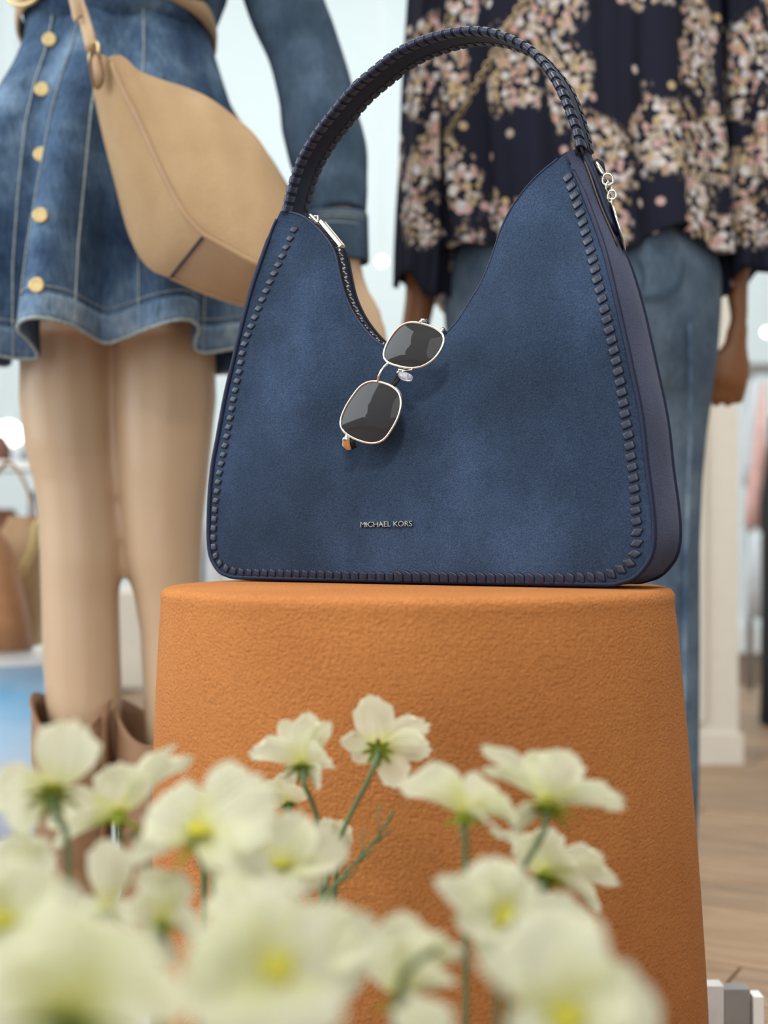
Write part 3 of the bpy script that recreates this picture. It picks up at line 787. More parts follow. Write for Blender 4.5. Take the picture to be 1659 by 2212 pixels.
def hand(b, wrist, d, side, curl=0.5, s=1.0):
    """palm, four unequal fingers and a thumb leaving the side of the palm; side = +-1 picks the thumb side"""
    d = Vector(d).normalized(); up = Vector((0, -1, 0)); up = (up - d * up.dot(d)).normalized(); r = d.cross(up) * side
    w = Vector(wrist)
    b.tube([w - d * 0.02, w + d * 0.01, w + d * 0.04 * s, w + d * 0.075 * s, w + d * 0.09 * s], [0.022 * s, 0.024 * s, 0.034 * s, 0.036 * s, 0.028 * s], 14, rb=[0.018 * s, 0.017 * s, 0.014 * s, 0.013 * s, 0.010 * s]) if False else None
    rings = []
    for t, a, c in ((-0.02, 0.019, 0.016), (0.01, 0.021, 0.014), (0.04, 0.032, 0.014), (0.07, 0.036, 0.013), (0.088, 0.033, 0.010)):
        rings.append([w + d * t * s + r * math.cos(2 * PI * k / 16) * a * s + up * math.sin(2 * PI * k / 16) * c * s for k in range(16)])
    b.loft(rings)
    for k, (o, L) in enumerate(((-0.026, 0.062), (-0.009, 0.074), (0.009, 0.078), (0.026, 0.070))):
        p = w + d * 0.078 * s + r * o * s; dd = (d + r * o * 2).normalized(); pts = [p - d * 0.015]; q = p.copy()
        for j in range(3):
            dd = (Quaternion(r.normalized(), -curl * side * (0.5 + 0.3 * j)) @ dd) if True else dd
            q = q + dd * L * s * (0.45, 0.30, 0.25)[j]; pts.append(q.copy())
        b.tube(crom(pts, 8), [0.0088 * s, 0.0088 * s, 0.0086 * s, 0.0082 * s, 0.008 * s, 0.0074 * s, 0.0068 * s, 0.005 * s], 8)
    p = w + d * 0.028 * s + r * 0.026 * s
    b.tube(crom([p - r * 0.012 * s, p + (r * 0.6 + d) * 0.024 * s, p + (r * 0.45 + d) * 0.046 * s + up * 0.006, p + (r * 0.3 + d) * 0.062 * s + up * 0.010], 7), [0.011 * s, 0.011 * s, 0.0105 * s, 0.0098 * s, 0.009 * s, 0.0078 * s, 0.0055 * s], 8)

DA = 1.80
ma = empty('mannequin', W(200, HY, DA) * 1, 'beige mannequin in a button front denim dress, tan belt and brown boots', 'mannequin'); ma.location.z = 0.04
def par(o, e): o.parent = e; o.matrix_parent_inverse = Matrix.Translation(e.location).inverted(); return o
b = MB()
# legs (image left leg, image right leg), hips, trunk, arm
legA = [(862, 42, 243), (963, 53, 247), (1044, 75, 251), (1126, 84, 259), (1207, 88, 265), (1288, 90, 257), (1410, 93, 260), (1524, 100, 264), (1650, 118, 250), (1800, 130, 228), (1900, 135, 220)]
legB = [(862, 244, 468), (1003, 250, 453), (1126, 260, 440), (1207, 268, 436), (1288, 290, 434), (1370, 303, 436), (1492, 309, 440), (1650, 318, 436), (1800, 330, 420), (1900, 334, 416)]
for leg, dy in ((legA, 0), (legB, 0.01)):
    top = leg[0]; r = [ring_px(y, x0, x1, DA + dy, (x1 - x0) / 2 / F * DA * 0.98, 24) for y, x0, x1 in leg]
    r = [ring_px(620, top[1] + 8, top[2] - 6, DA, 0.075, 24)] + r
    b.loft(r)
b.loft([ring_px(y, x0, x1, DA, d, 28) for y, x0, x1, d in ((720, 55, 440, 0.10), (500, 50, 425, 0.115), (300, 62, 425, 0.11), (80, 95, 405, 0.09), (-60, 105, 400, 0.085), (-250, 95, 420, 0.10), (-420, 90, 430, 0.105), (-560, 70, 440, 0.08), (-620, 180, 330, 0.05), (-720, 205, 310, 0.045))])
pxlimb(b, [(415, -500, DA, 60), (520, -330, 1.84, 58), (600, -60, DA, 52), (672, 200, 1.79, 44), (728, 430, 1.76, 38), (748, 560, 1.75, 32), (752, 600, 1.75, 30)], 18)
hand(b, W(755, 610, 1.75), (0.18, -0.15, -1), 1, 0.25, 0.98)
body = b.build('mannequin_body', M['skin_a']); par(body, ma); mods(body, remesh=0.0055, smooth=4)

SK = [(-30, 70, 452, 0.105), (60, 60, 450, 0.11), (104, 55, 455, 0.115), (171, 31, 470, 0.125), (233, 2, 484, 0.14), (320, -30, 500, 0.155), (450, -62, 515, 0.165), (600, -92, 525, 0.175), (770, -110, 535, 0.185)]
NP = 216
def fold(a, t):
    """radius factor of the skirt at angle a (0 faces the lens), t 0 at waist .. 1 at hem"""
    k = 8; ph = k * (a + 0.10) + 0.5 * math.sin(3 * a)
    w = math.cos(ph); w = math.copysign(abs(w) ** 0.8, w)
    amp = 0.26 * t ** 1.05 * (1.0 + 0.35 * math.cos(2.3 * a + 1))
    return 1 + amp * w + 0.018 * t * math.sin(4 * a + 2) + 0.012 * math.sin(17 * a) * t
skp = []
yt = [(s_[0], s_[1:]) for s_ in SK]
for j in range(60):
    t = j / 59; y = -30 + 800 * t
    f = [interp([(s_[0], s_[i]) for s_ in SK], y) for i in (1, 2, 3)]
    rg = ring_px(y, f[0], f[1], DA, f[2], NP, lambda a: fold(a if a < PI else a - 2 * PI, max(0, (t - 0.08) / 0.92)))
    for k in range(NP):
        a = 2 * PI * k / NP; rg[k].z += t ** 3 * (0.012 * math.sin(2 * a + 0.4) + 0.010 * math.cos(8 * (a + 0.10)))
    skp.append(rg)
b = MB(); b.grid(skp, wrap=True)
sk = b.build('dress_skirt', M['denim']); par(sk, ma); mods(sk, solid=0.003, offset=1)
# hem band and stitched lines
def off(j, k, d):
    p = skp[j][k % NP]; q = skp[j][(k + 1) % NP]; r_ = skp[j][(k - 1) % NP]
    t = q - r_; n = Vector((t.y, -t.x, 0)).normalized(); c = sum(skp[j], Vector()) / NP
    if n.dot(p - c) < 0: n = -n
    return p + n * d
b = MB(); b.grid([[off(j, k, 0.0022) for k in range(NP)] for j in (55, 56, 57, 58, 59)], wrap=True)
hb = b.build('hem_band', M['denim_hem']); par(hb, ma); mods(hb, solid=0.002, offset=1)
b = MB(); b.tube([off(59, k, 0.001) for k in range(NP)], 0.0022, 6, closed=True); par(b.build('hem_edge', M['thread']), ma)
b = MB(); b.tube([off(54, k, 0.0015) for k in range(NP)], 0.0007, 5, closed=True); par(b.build('hem_stitching', M['thread']), ma)
def proj(p): return CX + p.x / p.y * F, HY - (p.z - ZC) / p.y * F
cand = []
for j in range(60):
    for k in range(NP):
        p = skp[j][k]
        if p.y < DA: cand.append((j, k, *proj(p)))
def find(px, py): return min(cand, key=lambda c: (c[2] - px) ** 2 + (c[3] - py) ** 2)
def seam(pts, r=0.0017, name='seam', m='thread'):
    P = [off(*find(x, y)[:2], 0.002) for x, y in pts]; P = crom(P, 40)
    b = MB(); b.tube(P, r, 5); par(b.build(name, M[m]), ma)
def kseam(px, py, y0, y1, r=0.0014, m='thread'):
    k = find(px, py)[1]; b = MB()
    b.tube([off(j, k, 0.0016) for j in range(60) if y0 <= -30 + 800 * j / 59 <= y1], r, 5); par(b.build('seam', M[m]), ma); return k
kseam(56, 250, 90, 800); kseam(126, 200, 60, 800, 0.0009); kseam(168, 560, 200, 800); kseam(308, 100, 60, 800, 0.0010); kseam(442, 640, 500, 800, 0.0012)
KB = find(92, 300)[1]
bt = MB(); bt.loft([[(math.cos(2 * PI * k / 20) * r, math.sin(2 * PI * k / 20) * r, z) for k in range(20)] for r, z in ((0.0086, 0), (0.0088, 0.0016), (0.0074, 0.0028), (0.0055, 0.0018), (0.003, 0.0020))]); btm = bt.mesh('button', M['gold'])
for x, y in ((108, 82), (92, 197), (95, 335), (90, 468), (80, 620)):
    p = off(*find(x, y)[:2], 0.003); o = inst('button', btm); o.matrix_world = Matrix.Translation(p) @ Matrix.Rotation(PI / 2, 4, 'X'); par(o, ma)
# bodice, sleeve, cuff
b = MB(); b.loft([ring_px(y, x0, x1, DA, d, 48, lambda a: 1 + 0.02 * math.sin(9 * a)) for y, x0, x1, d in ((96, 72, 442, 0.115), (60, 60, 462, 0.125), (0, 50, 486, 0.13), (-80, 45, 505, 0.13), (-250, 50, 500, 0.13), (-420, 50, 490, 0.125), (-560, 55, 460, 0.09), (-600, 130, 380, 0.06))])
bo = b.build('dress_bodice', M['denim']); par(bo, ma)
SL = [(440, -500, DA, 90), (540, -330, 1.83, 98), (588, -120, 1.81, 92), (615, 0, DA, 81), (650, 100, DA, 77), (682, 200, 1.79, 78), (697, 270, 1.785, 83), (709, 350, 1.78, 81), (718, 420, 1.77, 72), (728, 472, 1.76, 60)]
P = crom([W(x, y, D) for x, y, D, w in SL], 90); cum = [0.0]
for q, r in zip(SL, SL[1:]): cum.append(cum[-1] + (W(*r[:3]) - W(*q[:3])).length)
tab = [(c / cum[-1], q[3] / F * q[2]) for c, q in zip(cum, SL)]
rings = []
for i, p in enumerate(P):
    t = (P[min(i + 1, 89)] - P[max(i - 1, 0)]).normalized(); a = Vector((1, 0, 0)); a = (a - t * a.dot(t)).normalized(); c = t.cross(a)
    r = interp(tab, i / 89); ring = []
    for k in range(40):
        th = 2 * PI * k / 40; f = i / 89
        w = 1 + 0.045 * math.sin(3 * th + 22 * f) * sstep(0.3, 0.7, f) + 0.04 * math.sin(46 * f + 2 * math.sin(th)) * sstep(0.55, 0.8, f) * (1 - sstep(0.97, 1, f)) * max(0, math.sin(th + 0.6)) 
        ring.append(p + a * math.cos(th) * r * w + c * math.sin(th) * r * w * 0.9)
    rings.append(ring)
b = MB(); b.loft(rings, False); slv = b.build('dress_sleeve', M['denim_sleeve']); par(slv, ma); mods(slv, solid=0.003)
b = MB(); b.loft([ring_px(y, x0, x1, 1.76, 0.034, 40) for y, x0, x1 in ((462, 664, 790), (470, 664, 792), (515, 668, 793), (560, 672, 794), (567, 674, 793))], False)
cf = b.build('dress_cuff', M['denim_sleeve']); par(cf, ma); mods(cf, solid=0.004)
for yy in (472, 480, 492):
    b = MB(); b.tube(ring_px(yy, 663, 794, 1.76, 0.0358, 40), 0.0009, 5, closed=True); par(b.build('cuff_stitching', M['thread']), ma)
# belt
def beltp(a, dz, o=0.0):
    cx = W(254, 60, DA); rx, ry = 0.117 + o, 0.125 + o
    return Vector((cx.x + rx * math.sin(a), DA - ry * math.cos(a), 1.182 + 0.022 * math.cos(a) + dz))
b = MB(); hh = 0.0145
b.loft([[beltp(2 * PI * k / 80, z, o) for k in range(80)] for z, o in ((-hh, 0.004), (-hh, 0.0075), (0, 0.0085), (hh, 0.0075), (hh, 0.004))], False)
par(b.build('belt', M['tan_leather']), ma)
b = MB(); q = beltp(-0.80, 0, 0.013); b.tube([q + Vector((0.024 * math.cos(2 * PI * k / 24), -0.01 * math.cos(2 * PI * k / 24), 0.019 * math.sin(2 * PI * k / 24))) for k in range(24)], 0.0030, 8, closed=True); b.tube([q + Vector((-0.02, 0, 0)), q + Vector((0.024, -0.004, -0.003))], 0.0022, 6)
par(b.build('belt_buckle', M['gold']), ma)
# boots: open shafts with a dipped top edge, vamp, heel and sole
def boot(xl, xr, D, yt_, name):
    e = empty(name, (W((xl + xr) / 2, HY, D).x, D, 0.04), None)
    c = W((xl + xr) / 2, yt_, D); R_ = (xr - xl) / 2 / F * D; top = c.z
    rows_ = []
    for z, f, dy in ((0.055, 0.80, 0.0), (0.10, 0.88, 0.005), (0.16, 0.93, 0.006), (0.22, 0.97, 0.003), (0.27, 0.985, 0), (top, 1.0, 0)):
        rows_.append((z, f, dy))
    rr = []
    for j in range(24):
        u_ = j / 23; z = 0.055 + (top - 0.055) * u_
        f = interp([(q[0], q[1]) for q in rows_], z)
        rr.append([Vector((c.x + R_ * f * math.sin(2 * PI * k / 48), c.y - R_ * f * 1.12 * math.cos(2 * PI * k / 48), z + (0.020 * math.cos(2 * PI * k / 48 * 2 + PI) - 0.010 * math.cos(2 * PI * k / 48)) * u_ ** 4)) for k in range(48)])
    return e, rr, c, R_, top
for nm, (xl, xr, D, yt_, lab) in zip(('boot', 'boot'), ((70, 247, 1.79, 1535, 'brown leather ankle boot on the left foot side of the photo'), (249, 440, 1.80, 1548, 'brown leather ankle boot partly behind the terracotta pedestal'))):
    e, rr, c, R_, top = boot(xl, xr, D, yt_, nm); 
    e['label'] = {0: 'brown leather boot on the mannequin leg nearer the beach print, flowers in front', 1: 'brown leather boot on the mannequin leg beside the terracotta pedestal'}[0 if xl < 100 else 1]
    e['category'] = 'boot'; e['group'] = 'boots worn by the denim mannequin'
    b = MB(); b.grid(rr, wrap=True); o = b.build('shaft', M['boot']); par(o, e); mods(o, solid=0.004, offset=-1)
    b = MB(); b.tube(rr[-1], 0.0022, 6, closed=True); par(b.build('top_binding', M['boot']), e)
    b = MB(); k0 = 8; b.grid([[r[k] + (r[k] - Vector((c.x, c.y, r[k].z))).normalized() * 0.0025 for k in range(k0 - 1, k0 + 2)] for r in rr[6:]]); o = b.build('pull_strap', M['boot']); par(o, e); mods(o, solid=0.003)
    b = MB(); prof_ = [(0.055, 0.042, 0.0, 0.055), (0.02, 0.043, 0.02, 0.06), (-0.03, 0.041, 0.028, 0.065), (-0.08, 0.043, 0.022, 0.04), (-0.13, 0.040, 0.016, 0.030), (-0.165, 0.028, 0.010, 0.022), (-0.182, 0.010, 0.006, 0.012)]
    b.loft([[Vector((c.x + math.cos(2 * PI * k / 20) * w, c.y + y, 0.053 + h * 0.75 + math.sin(2 * PI * k / 20) * h * 0.75)) for k in range(20)] for y, w, zc_, h in prof_]); par(b.build('vamp', M['boot'], recalc=True), e)
    b = MB(); b.loft([[Vector((c.x + math.cos(2 * PI * k / 24) * 0.044 * (1 - 0.3 * max(0, -math.sin(2 * PI * k / 24)) ** 2), c.y - 0.065 + math.sin(2 * PI * k / 24) * 0.12, z)) for k in range(24)] for z in (0.041, 0.052)]); par(b.build('sole', M['tan_edge']), e)

# ================================================================== TAN HOBO BAG worn across the dress
tb = empty('shoulder_bag', W(400, 600, 1.53), 'tan suede crossbody hobo bag hanging in front of the denim dress', 'bag')
def ww(pts, n): return crom([W(*p) for p in pts], n)
Lf = ww([(440, 507, 1.500), (395, 455, 1.505), (345, 360, 1.52), (300, 262, 1.54), (262, 188, 1.555), (236, 128, 1.565)], 40)
Bf = ww([(440, 507, 1.500), (500, 540, 1.495), (560, 572, 1.495), (660, 610, 1.51)], 40)
Tf = ww([(236, 128, 1.565), (252, 117, 1.57), (275, 128, 1.57), (300, 152, 1.57), (350, 172, 1.57), (400, 188, 1.575), (450, 210, 1.575), (500, 246, 1.58), (550, 290, 1.58), (590, 350, 1.585), (622, 415, 1.59), (660, 500, 1.59)], 40)
Rf = ww([(660, 610, 1.51), (680, 560, 1.55), (660, 500, 1.59)], 40)
Lb = ww([(368, 598, 1.585), (330, 586, 1.59), (298, 550, 1.595), (272, 490, 1.60), (250, 405, 1.605), (228, 320, 1.61), (212, 250, 1.615), (200, 185, 1.62), (200, 125, 1.61)], 40)
Bb = ww([(368, 598, 1.585), (450, 634, 1.59), (540, 662, 1.595), (665, 690, 1.60)], 40)
Tb = [p + Vector((0.0, 0.012 + 0.02 * (1 - i / 39), -0.004)) for i, p in enumerate(Tf)]; Tb[0] = Lb[-1]
Rb = ww([(665, 690, 1.60), (690, 600, 1.61), (662, 503, 1.605)], 40); Rb[-1] = Tb[-1]
def cps(B, T, L, R, bulge=None):
    rws = coons(B, T, L, R, len(B), len(L))
    if bulge:
        n_ = len(L); m_ = len(B)
        for j, r in enumerate(rws):
            for i, p in enumerate(r):
                r[i] = p + Vector(bulge) * math.sin(PI * i / (m_ - 1)) ** 0.8 * math.sin(PI * j / (n_ - 1)) ** 0.8
    return rws
b = MB(); b.grid(cps(Bf, Tf, Lf, Rf, (0.004, -0.022, 0.0))); par(b.build('front_panel', M['tan_suede'], recalc=True), tb)
b = MB(); b.grid(cps(Bb, Tb, Lb, Rb, (0.0, 0.006, 0.0))); par(b.build('back_panel', M['tan_suede'], recalc=True), tb)
bot = [Lb[0].lerp(Lf[0], k / 39) for k in range(40)]; topp = [Lb[-1].lerp(Lf[-1], k / 39) + Vector((0, -0.004, 0.004)) * math.sin(PI * k / 39) for k in range(40)]
b = MB(); b.grid(cps(bot, topp, Lb, Lf, (-0.006, -0.006, 0))); par(b.build('side_panel', M['tan_suede'], recalc=True), tb)
sd = [Bb[-1].lerp(Bf[-1], k / 39) for k in range(40)]
b = MB(); b.grid(coons(bot, sd, Bb, Bf, 40, 40)); par(b.build('base_panel', M['tan_smooth'], recalc=True), tb)
b = MB(); b.grid([[Rb[k].lerp(Rf[k], q / 5) for q in range(6)] for k in range(40)]); par(b.build('end_panel', M['tan_suede'], recalc=True), tb)
b = MB(); b.grid([[Tb[k].lerp(Tf[k], q / 5) for q in range(6)] for k in range(40)]); par(b.build('top_closure', M['tan_suede'], recalc=True), tb)
b = MB(); b.tube(list(Lf[::-1][1:]) + list(Bf[1:]), 0.0028, 8); par(b.build('piping', M['tan_smooth']), tb)
b = MB(); b.tube(Bb, 0.0028, 8); par(b.build('piping', M['tan_smooth']), tb)
b = MB(); b.tube([p + Vector((0.0005, -0.001, -0.0008)) for p in bot], 0.0016, 6); par(b.build('seam', M['navy_leather']), tb)
# leather leaf tab, ring, strap
lf = [(208, 112), (217, 128), (222, 150), (222, 170), (216, 184), (207, 190), (200, 180), (196, 155), (194, 130), (199, 116)]
b = MB(); r1 = crom([W(x, y, 1.560) for x, y in lf], 40, closed=True); r2 = [p + Vector((0, 0.008, 0)) for p in r1]; b.loft([r2, r1]); par(b.build('leather_tab', M['tan_leather'], recalc=True), tb)
b = MB(); b.tube([p + Vector((0, -0.0005, 0)) for p in r1], 0.0010, 5, closed=True); par(b.build('tab_edge', M['tan_edge']), tb)
b = MB(); c = W(203, 112, 1.59); b.tube([c + Vector((0.0075 * math.cos(2 * PI * k / 24), -0.012 * math.cos(2 * PI * k / 24), 0.0125 * math.sin(2 * PI * k / 24) - 0.002)) for k in range(24)], 0.0019, 8, closed=True); par(b.build('ring', M['gold']), tb)
def strap(pts, w, th, name, mat, nrm=(0, -1, 0)):
    P = crom([W(*p) for p in pts], 50); rws = []
    for i, p in enumerate(P):
        t = (P[min(i + 1, 49)] - P[max(i - 1, 0)]).normalized(); n = Vector(nrm); n = (n - t * n.dot(t)).normalized(); s_ = t.cross(n)
        rws.append([p + s_ * a * w / 2 + n * c_ * th / 2 for a, c_ in ((-1, -0.6), (-0.9, 1), (0.9, 1), (1, -0.6), (0.9, -1), (-0.9, -1))])
    b = MB(); b.loft(rws); return par(b.build(name, M[mat], recalc=True), tb)
strap([(197, 108, 1.595), (190, 70, 1.60), (178, 30, 1.61), (165, -20, 1.62), (160, -160, 1.64), (215, -400, 1.655), (285, -560, 1.685), (300, -600, 1.70)], 0.0135, 0.004, 'strap', 'tan_leather')
strap([(158, -10, 1.60), (164, 15, 1.598), (168, 36, 1.598), (170, 40, 1.598)], 0.0125, 0.003, 'strap_end', 'tan_leather')
strap([(300, -600, 1.70), (315, -640, 1.76), (340, -655, 1.82), (365, -625, 1.90), (385, -400, 1.955), (395, -200, 1.95), (425, 40, 1.925), (450, 130, 1.90), (480, 195, 1.86), (520, 270, 1.78), (600, 370, 1.66), (655, 490, 1.61)], 0.014, 0.004, 'strap', 'tan_edge', (1, -0.5, 0))

# ================================================================== RIGHT MANNEQUIN seen from behind
DB = 2.05
mc = empty('mannequin', W(1258, HY, DB), 'brown mannequin seen from behind in a floral blouse and faded blue jeans', 'mannequin'); mc.location.z = 0.0
b = MB()
b.loft([ring_px(y, x0, x1, DB, d, 28) for y, x0, x1, d in ((760, 1010, 1510, 0.10), (600, 1015, 1505, 0.11), (350, 1040, 1480, 0.10), (100, 1060, 1460, 0.10), (-200, 1010, 1510, 0.11), (-420, 980, 1540, 0.09), (-480, 1190, 1330, 0.05), (-560, 1200, 1320, 0.045))])
for sg in (0, 1):
    L = [(700, 1270, 1520), (900, 1290, 1500), (1200, 1330, 1480), (1500, 1360, 1470), (1900, 1385, 1450), (1950, 1380, 1455)]
    b.loft([ring_px(y, (x0 if sg else 2516 - x1), (x1 if sg else 2516 - x0), DB, (x1 - x0) / 2 / F * DB, 20) for y, x0, x1 in L])
    x = 1417 if sg else 1099; p = W(x, 1918, DB); b.tube([p + Vector((0, 0.04, -0.0)), p + Vector((0, -0.02, 0.02)), p + Vector((0, 0.10, -0.008)), p + Vector((0, 0.16, -0.012))][::1], [0.03, 0.035, 0.03, 0.02], 12)
pxlimb(b, [(1520, -380, DB, 60), (1570, -200, DB, 55), (1600, 100, DB, 50), (1606, 400, DB, 40), (1592, 600, DB, 26), (1594, 650, DB, 22), (1597, 695, DB, 18), (1592, 722, DB, 17)], 16)
hand(b, W(1591, 728, DB), (-0.14, 0.10, -1), 1, 0.75, 0.8)
pxlimb(b, [(990, -380, DB, 60), (945, -200, DB, 55), (925, 100, DB, 50), (915, 400, DB, 44), (912, 600, DB, 36), (902, 680, DB, 32), (893, 730, DB, 30)], 16)
hand(b, W(890, 745, DB), (0.06, -0.1, -1), -1, 0.3, 0.95)
bd = b.build('mannequin_body', M['skin_b']); par(bd, mc); mods(bd, remesh=0.0055, smooth=3)
# jeans: one continuous garment
b = MB()
b.loft([ring_px(y, x0, x1, DB, d, 36) for y, x0, x1, d in ((420, 1020, 1500, 0.12), (520, 985, 1535, 0.14), (600, 962, 1556, 0.15), (680, 958, 1554, 0.15), (760, 966, 1549, 0.14), (850, 985, 1537, 0.12))])
for sg in (0, 1):
    L = [(640, 1262, 1550), (760, 1250, 1545), (855, 1258, 1537), (928, 1270, 1525), (1037, 1285, 1515), (1183, 1295, 1511), (1474, 1300, 1511), (1693, 1300, 1508), (1838, 1300, 1504), (1925, 1298, 1502)]
    b.loft([ring_px(y, (x0 if sg else 2516 - x1), (x1 if sg else 2516 - x0), DB, (x1 - x0) / 2 / F * DB * (0.95), 32, lambda a: 1 + 0.012 * math.sin(3 * a + y * 0.01)) for y, x0, x1 in L])
jn = b.build('jeans', M['jeans']); par(jn, mc); mods(jn, remesh=0.008, smooth=5)
yb = DB - 0.152
def pocket(pts, nm, r=0.0013, m='denim_sleeve'):
    b = MB(); b.tube(crom([W(x, y, D) for x, y, D in pts], 30), r, 5); par(b.build(nm, M[m]), mc)
pocket([(1380, 560, 1.905), (1392, 600, 1.905), (1385, 640, 1.905), (1440, 628, 1.915), (1470, 605, 1.925), (1478, 560, 1.925)], 'back_pocket_seam')
pocket([(1385, 650, 1.905), (1440, 638, 1.915), (1474, 612, 1.925)], 'back_pocket_seam')
pocket([(1490, 700, 1.935), (1492, 900, 1.965), (1482, 1200, 1.985), (1478, 1500, 1.985), (1475, 1800, 1.985)], 'seam_highlight', 0.0030, 'denim_hem')  # paler ridge along the seam, crease highlight put in as colour

def garment_uv(name, rings, mat, parent, solid=0.002, closed=True):
    b = MB(); b.grid(rings, wrap=False); me = b.mesh(name, mat)
    n = len(rings[0]); uvl = me.uv_layers.new(name='UVMap')
    us = []; 
    for r in rings:
        s_ = [0.0]
        for k in range(1, n): s_.append(s_[-1] + (r[k] - r[k - 1]).length)
        us.append(s_)
    mid = us[len(us) // 2]; tot_ = mid[-1]
    for poly in me.polygons:
        for li, vi in zip(poly.loop_indices, poly.vertices):
            j, k = divmod(vi, n); uvl.data[li].uv = (mid[k], rings[j][k].z)
    o = bpy.data.objects.new(name, me); COL.objects.link(o); par(o, parent); mods(o, solid=solid); return o
NB = 241
def bl_ring(t):
    y = -120 + 690 * t
    xl = interp([(-120, 930), (0, 905), (120, 902), (300, 905), (450, 918), (570, 935)], y); xr = interp([(-120, 1545), (0, 1552), (300, 1556), (450, 1562), (570, 1566)], y)
    c = W((xl + xr) / 2, y, DB); rx = (xr - xl) / 2 / F * DB; ry = 0.135 + 0.03 * t; out = []
    for k in range(NB):
        a = 2 * PI * k / (NB - 1) + PI
        f = 1 + (0.030 + 0.058 * t) * (math.sin(13 * a + 0.7) * 0.7 + 0.5 * math.sin(22 * a + 1.5 + 0.8 * t)) + 0.012 * math.sin(41 * a + 2 * t)
        s = math.sin(a); dz = -0.012 * t ** 3 * (math.sin(3 * a + 0.6) + 0.7 * math.sin(7 * a)) + 0.030 * t ** 4 * math.exp(-((a - 2 * PI - 0.50) / 0.25) ** 2)
        out.append(Vector((c.x + rx * f * s, c.y - ry * f * math.cos(a), c.z + dz)))
    return out
garment_uv('blouse', [bl_ring(j / 70) for j in range(71)], M['floral'], mc)
def sleeve(side, rowsp):
    rings = []
    for j in range(61):
        t = j / 60; y = rowsp[0][0] + (rowsp[-1][0] - rowsp[0][0]) * t
        xl = interp([(r[0], r[1]) for r in rowsp], y); xr = interp([(r[0], r[2]) for r in rowsp], y)
        c = W((xl + xr) / 2, y, DB + 0.005); rx = (xr - xl) / 2 / F * DB; ry = 0.055 + 0.03 * t; out = []
        for k in range(121):
            a = 2 * PI * k / 120 + PI
            f = 1 + (0.03 + 0.10 * t) * math.sin(8 * a + side) * 0.8 + 0.03 * math.sin(15 * a + 3 * t)
            dz = side * 0.022 * t ** 5 * math.sin(a) - 0.012 * t ** 6 * math.sin(4 * a + 1)
            out.append(Vector((c.x + rx * f * math.sin(a), c.y - ry * f * math.cos(a), c.z + dz)))
        rings.append(out)
    return garment_uv('blouse_sleeve', rings, M['floral'], mc)
sleeve(-1, [(-420, 900, 1060), (-200, 885, 1010), (0, 882, 985), (207, 870, 975), (363, 866, 975), (466, 860, 980), (560, 856, 978), (640, 854, 970)])
sleeve(1, [(-420, 1460, 1620), (-200, 1520, 1640), (0, 1540, 1665), (207, 1542, 1680), (363, 1542, 1690), (466, 1545, 1700), (600, 1552, 1705)])
yk = [ring_px(y, x0, x1, DB, d, 120, lambda a: 1 + 0.012 * math.sin(13 * a)) for y, x0, x1, d in ((-100, 930, 1548, 0.138), (-200, 926, 1562, 0.136), (-300, 920, 1580, 0.13), (-360, 955, 1550, 0.115), (-410, 1000, 1520, 0.10), (-450, 1140, 1380, 0.07))]
garment_uv('blouse_yoke', [r + [r[0]] for r in yk], M['floral'], mc)
# chain strap across the back
cs = empty('chain_strap', W(1070, 115, 1.88), 'gold chain bag strap crossing the back of the floral blouse', 'chain')
P = crom([W(1180, -80, 1.90), W(1130, 0, 1.885), W(1070, 110, 1.875), (W(1009, 217, 1.885)), W(960, 300, 1.93)], 34)
b0 = MB(); b0.tube([Vector((0.0068 * math.cos(2 * PI * k / 14), 0.0044 * math.sin(2 * PI * k / 14), 0)) for k in range(14)], 0.0013, 6, closed=True); clm = b0.mesh('chain_link', plain('antique_chain', srgb(170, 150, 118), 0.4, 0.7))
for i in range(33):
    t = (P[i + 1] - P[i]).normalized(); n = Vector((0, -1, 0)); n = (n - t * n.dot(t)).normalized(); s_ = t.cross(n)
    R = Matrix((t, s_, n)).transposed() if i % 2 else Matrix((t, n, -s_)).transposed()
    o = inst('chain_link', clm); o.matrix_world = Matrix.Translation((P[i] + P[i + 1]) / 2) @ R.to_4x4(); par(o, cs)

# ================================================================== FLOWERS in the foreground
def petal_mesh(seed, cup=0.22, notch=0.06):
    rnd = random.Random(seed); b = MB(); nx, ny = 15, 13; rws = []
    ph = rnd.uniform(0, 6)
    for i in range(nx):
        u = i / (nx - 1); w = (0.16 + 0.84 * math.sin(PI * min(u * 0.70 + 0.02, 1)) ** 0.85) if u < 0.75 else None
        w = 0.18 + 0.82 * (math.sin(PI / 2 * min(u / 0.56, 1)) ** 1.05); w *= 1 - 0.36 * sstep(0.74, 1.0, u) ** 1.3
        row = []
        for j in range(ny):
            s = 2 * j / (ny - 1) - 1
            tipx = u * (1 - 0.16 * abs(s) ** 2.2 * u ** 3) - notch * (0.5 - 0.5 * math.cos(s * PI * 3)) * sstep(0.8, 1, u)
            z = cup * (s * s * 0.5 * w) + 0.16 * math.sin(PI * u * 0.8) - 0.16 * u ** 3 + 0.018 * math.sin(s * 9 + ph) * u + 0.02 * math.sin(u * 7 + s * 3 + ph) * u
            row.append((tipx, s * w * 0.5, z))
        rws.append(row)
    b.grid(rws); return b.mesh('petal', M['petal'])
PM = [petal_mesh(k, 0.10 + 0.12 * (k % 4), 0.03 + 0.03 * (k % 3)) for k in range(8)]
b = MB(); b.loft([[(x, math.cos(2 * PI * k / 8) * w, math.sin(2 * PI * k / 8) * w * 0.4 + z) for k in range(8)] for x, w, z in ((0, 0.07, 0), (0.25, 0.11, 0.03), (0.6, 0.09, 0.02), (0.85, 0.05, -0.05), (1.0, 0.01, -0.12))]); BR = b.mesh('bract', M['bract'])
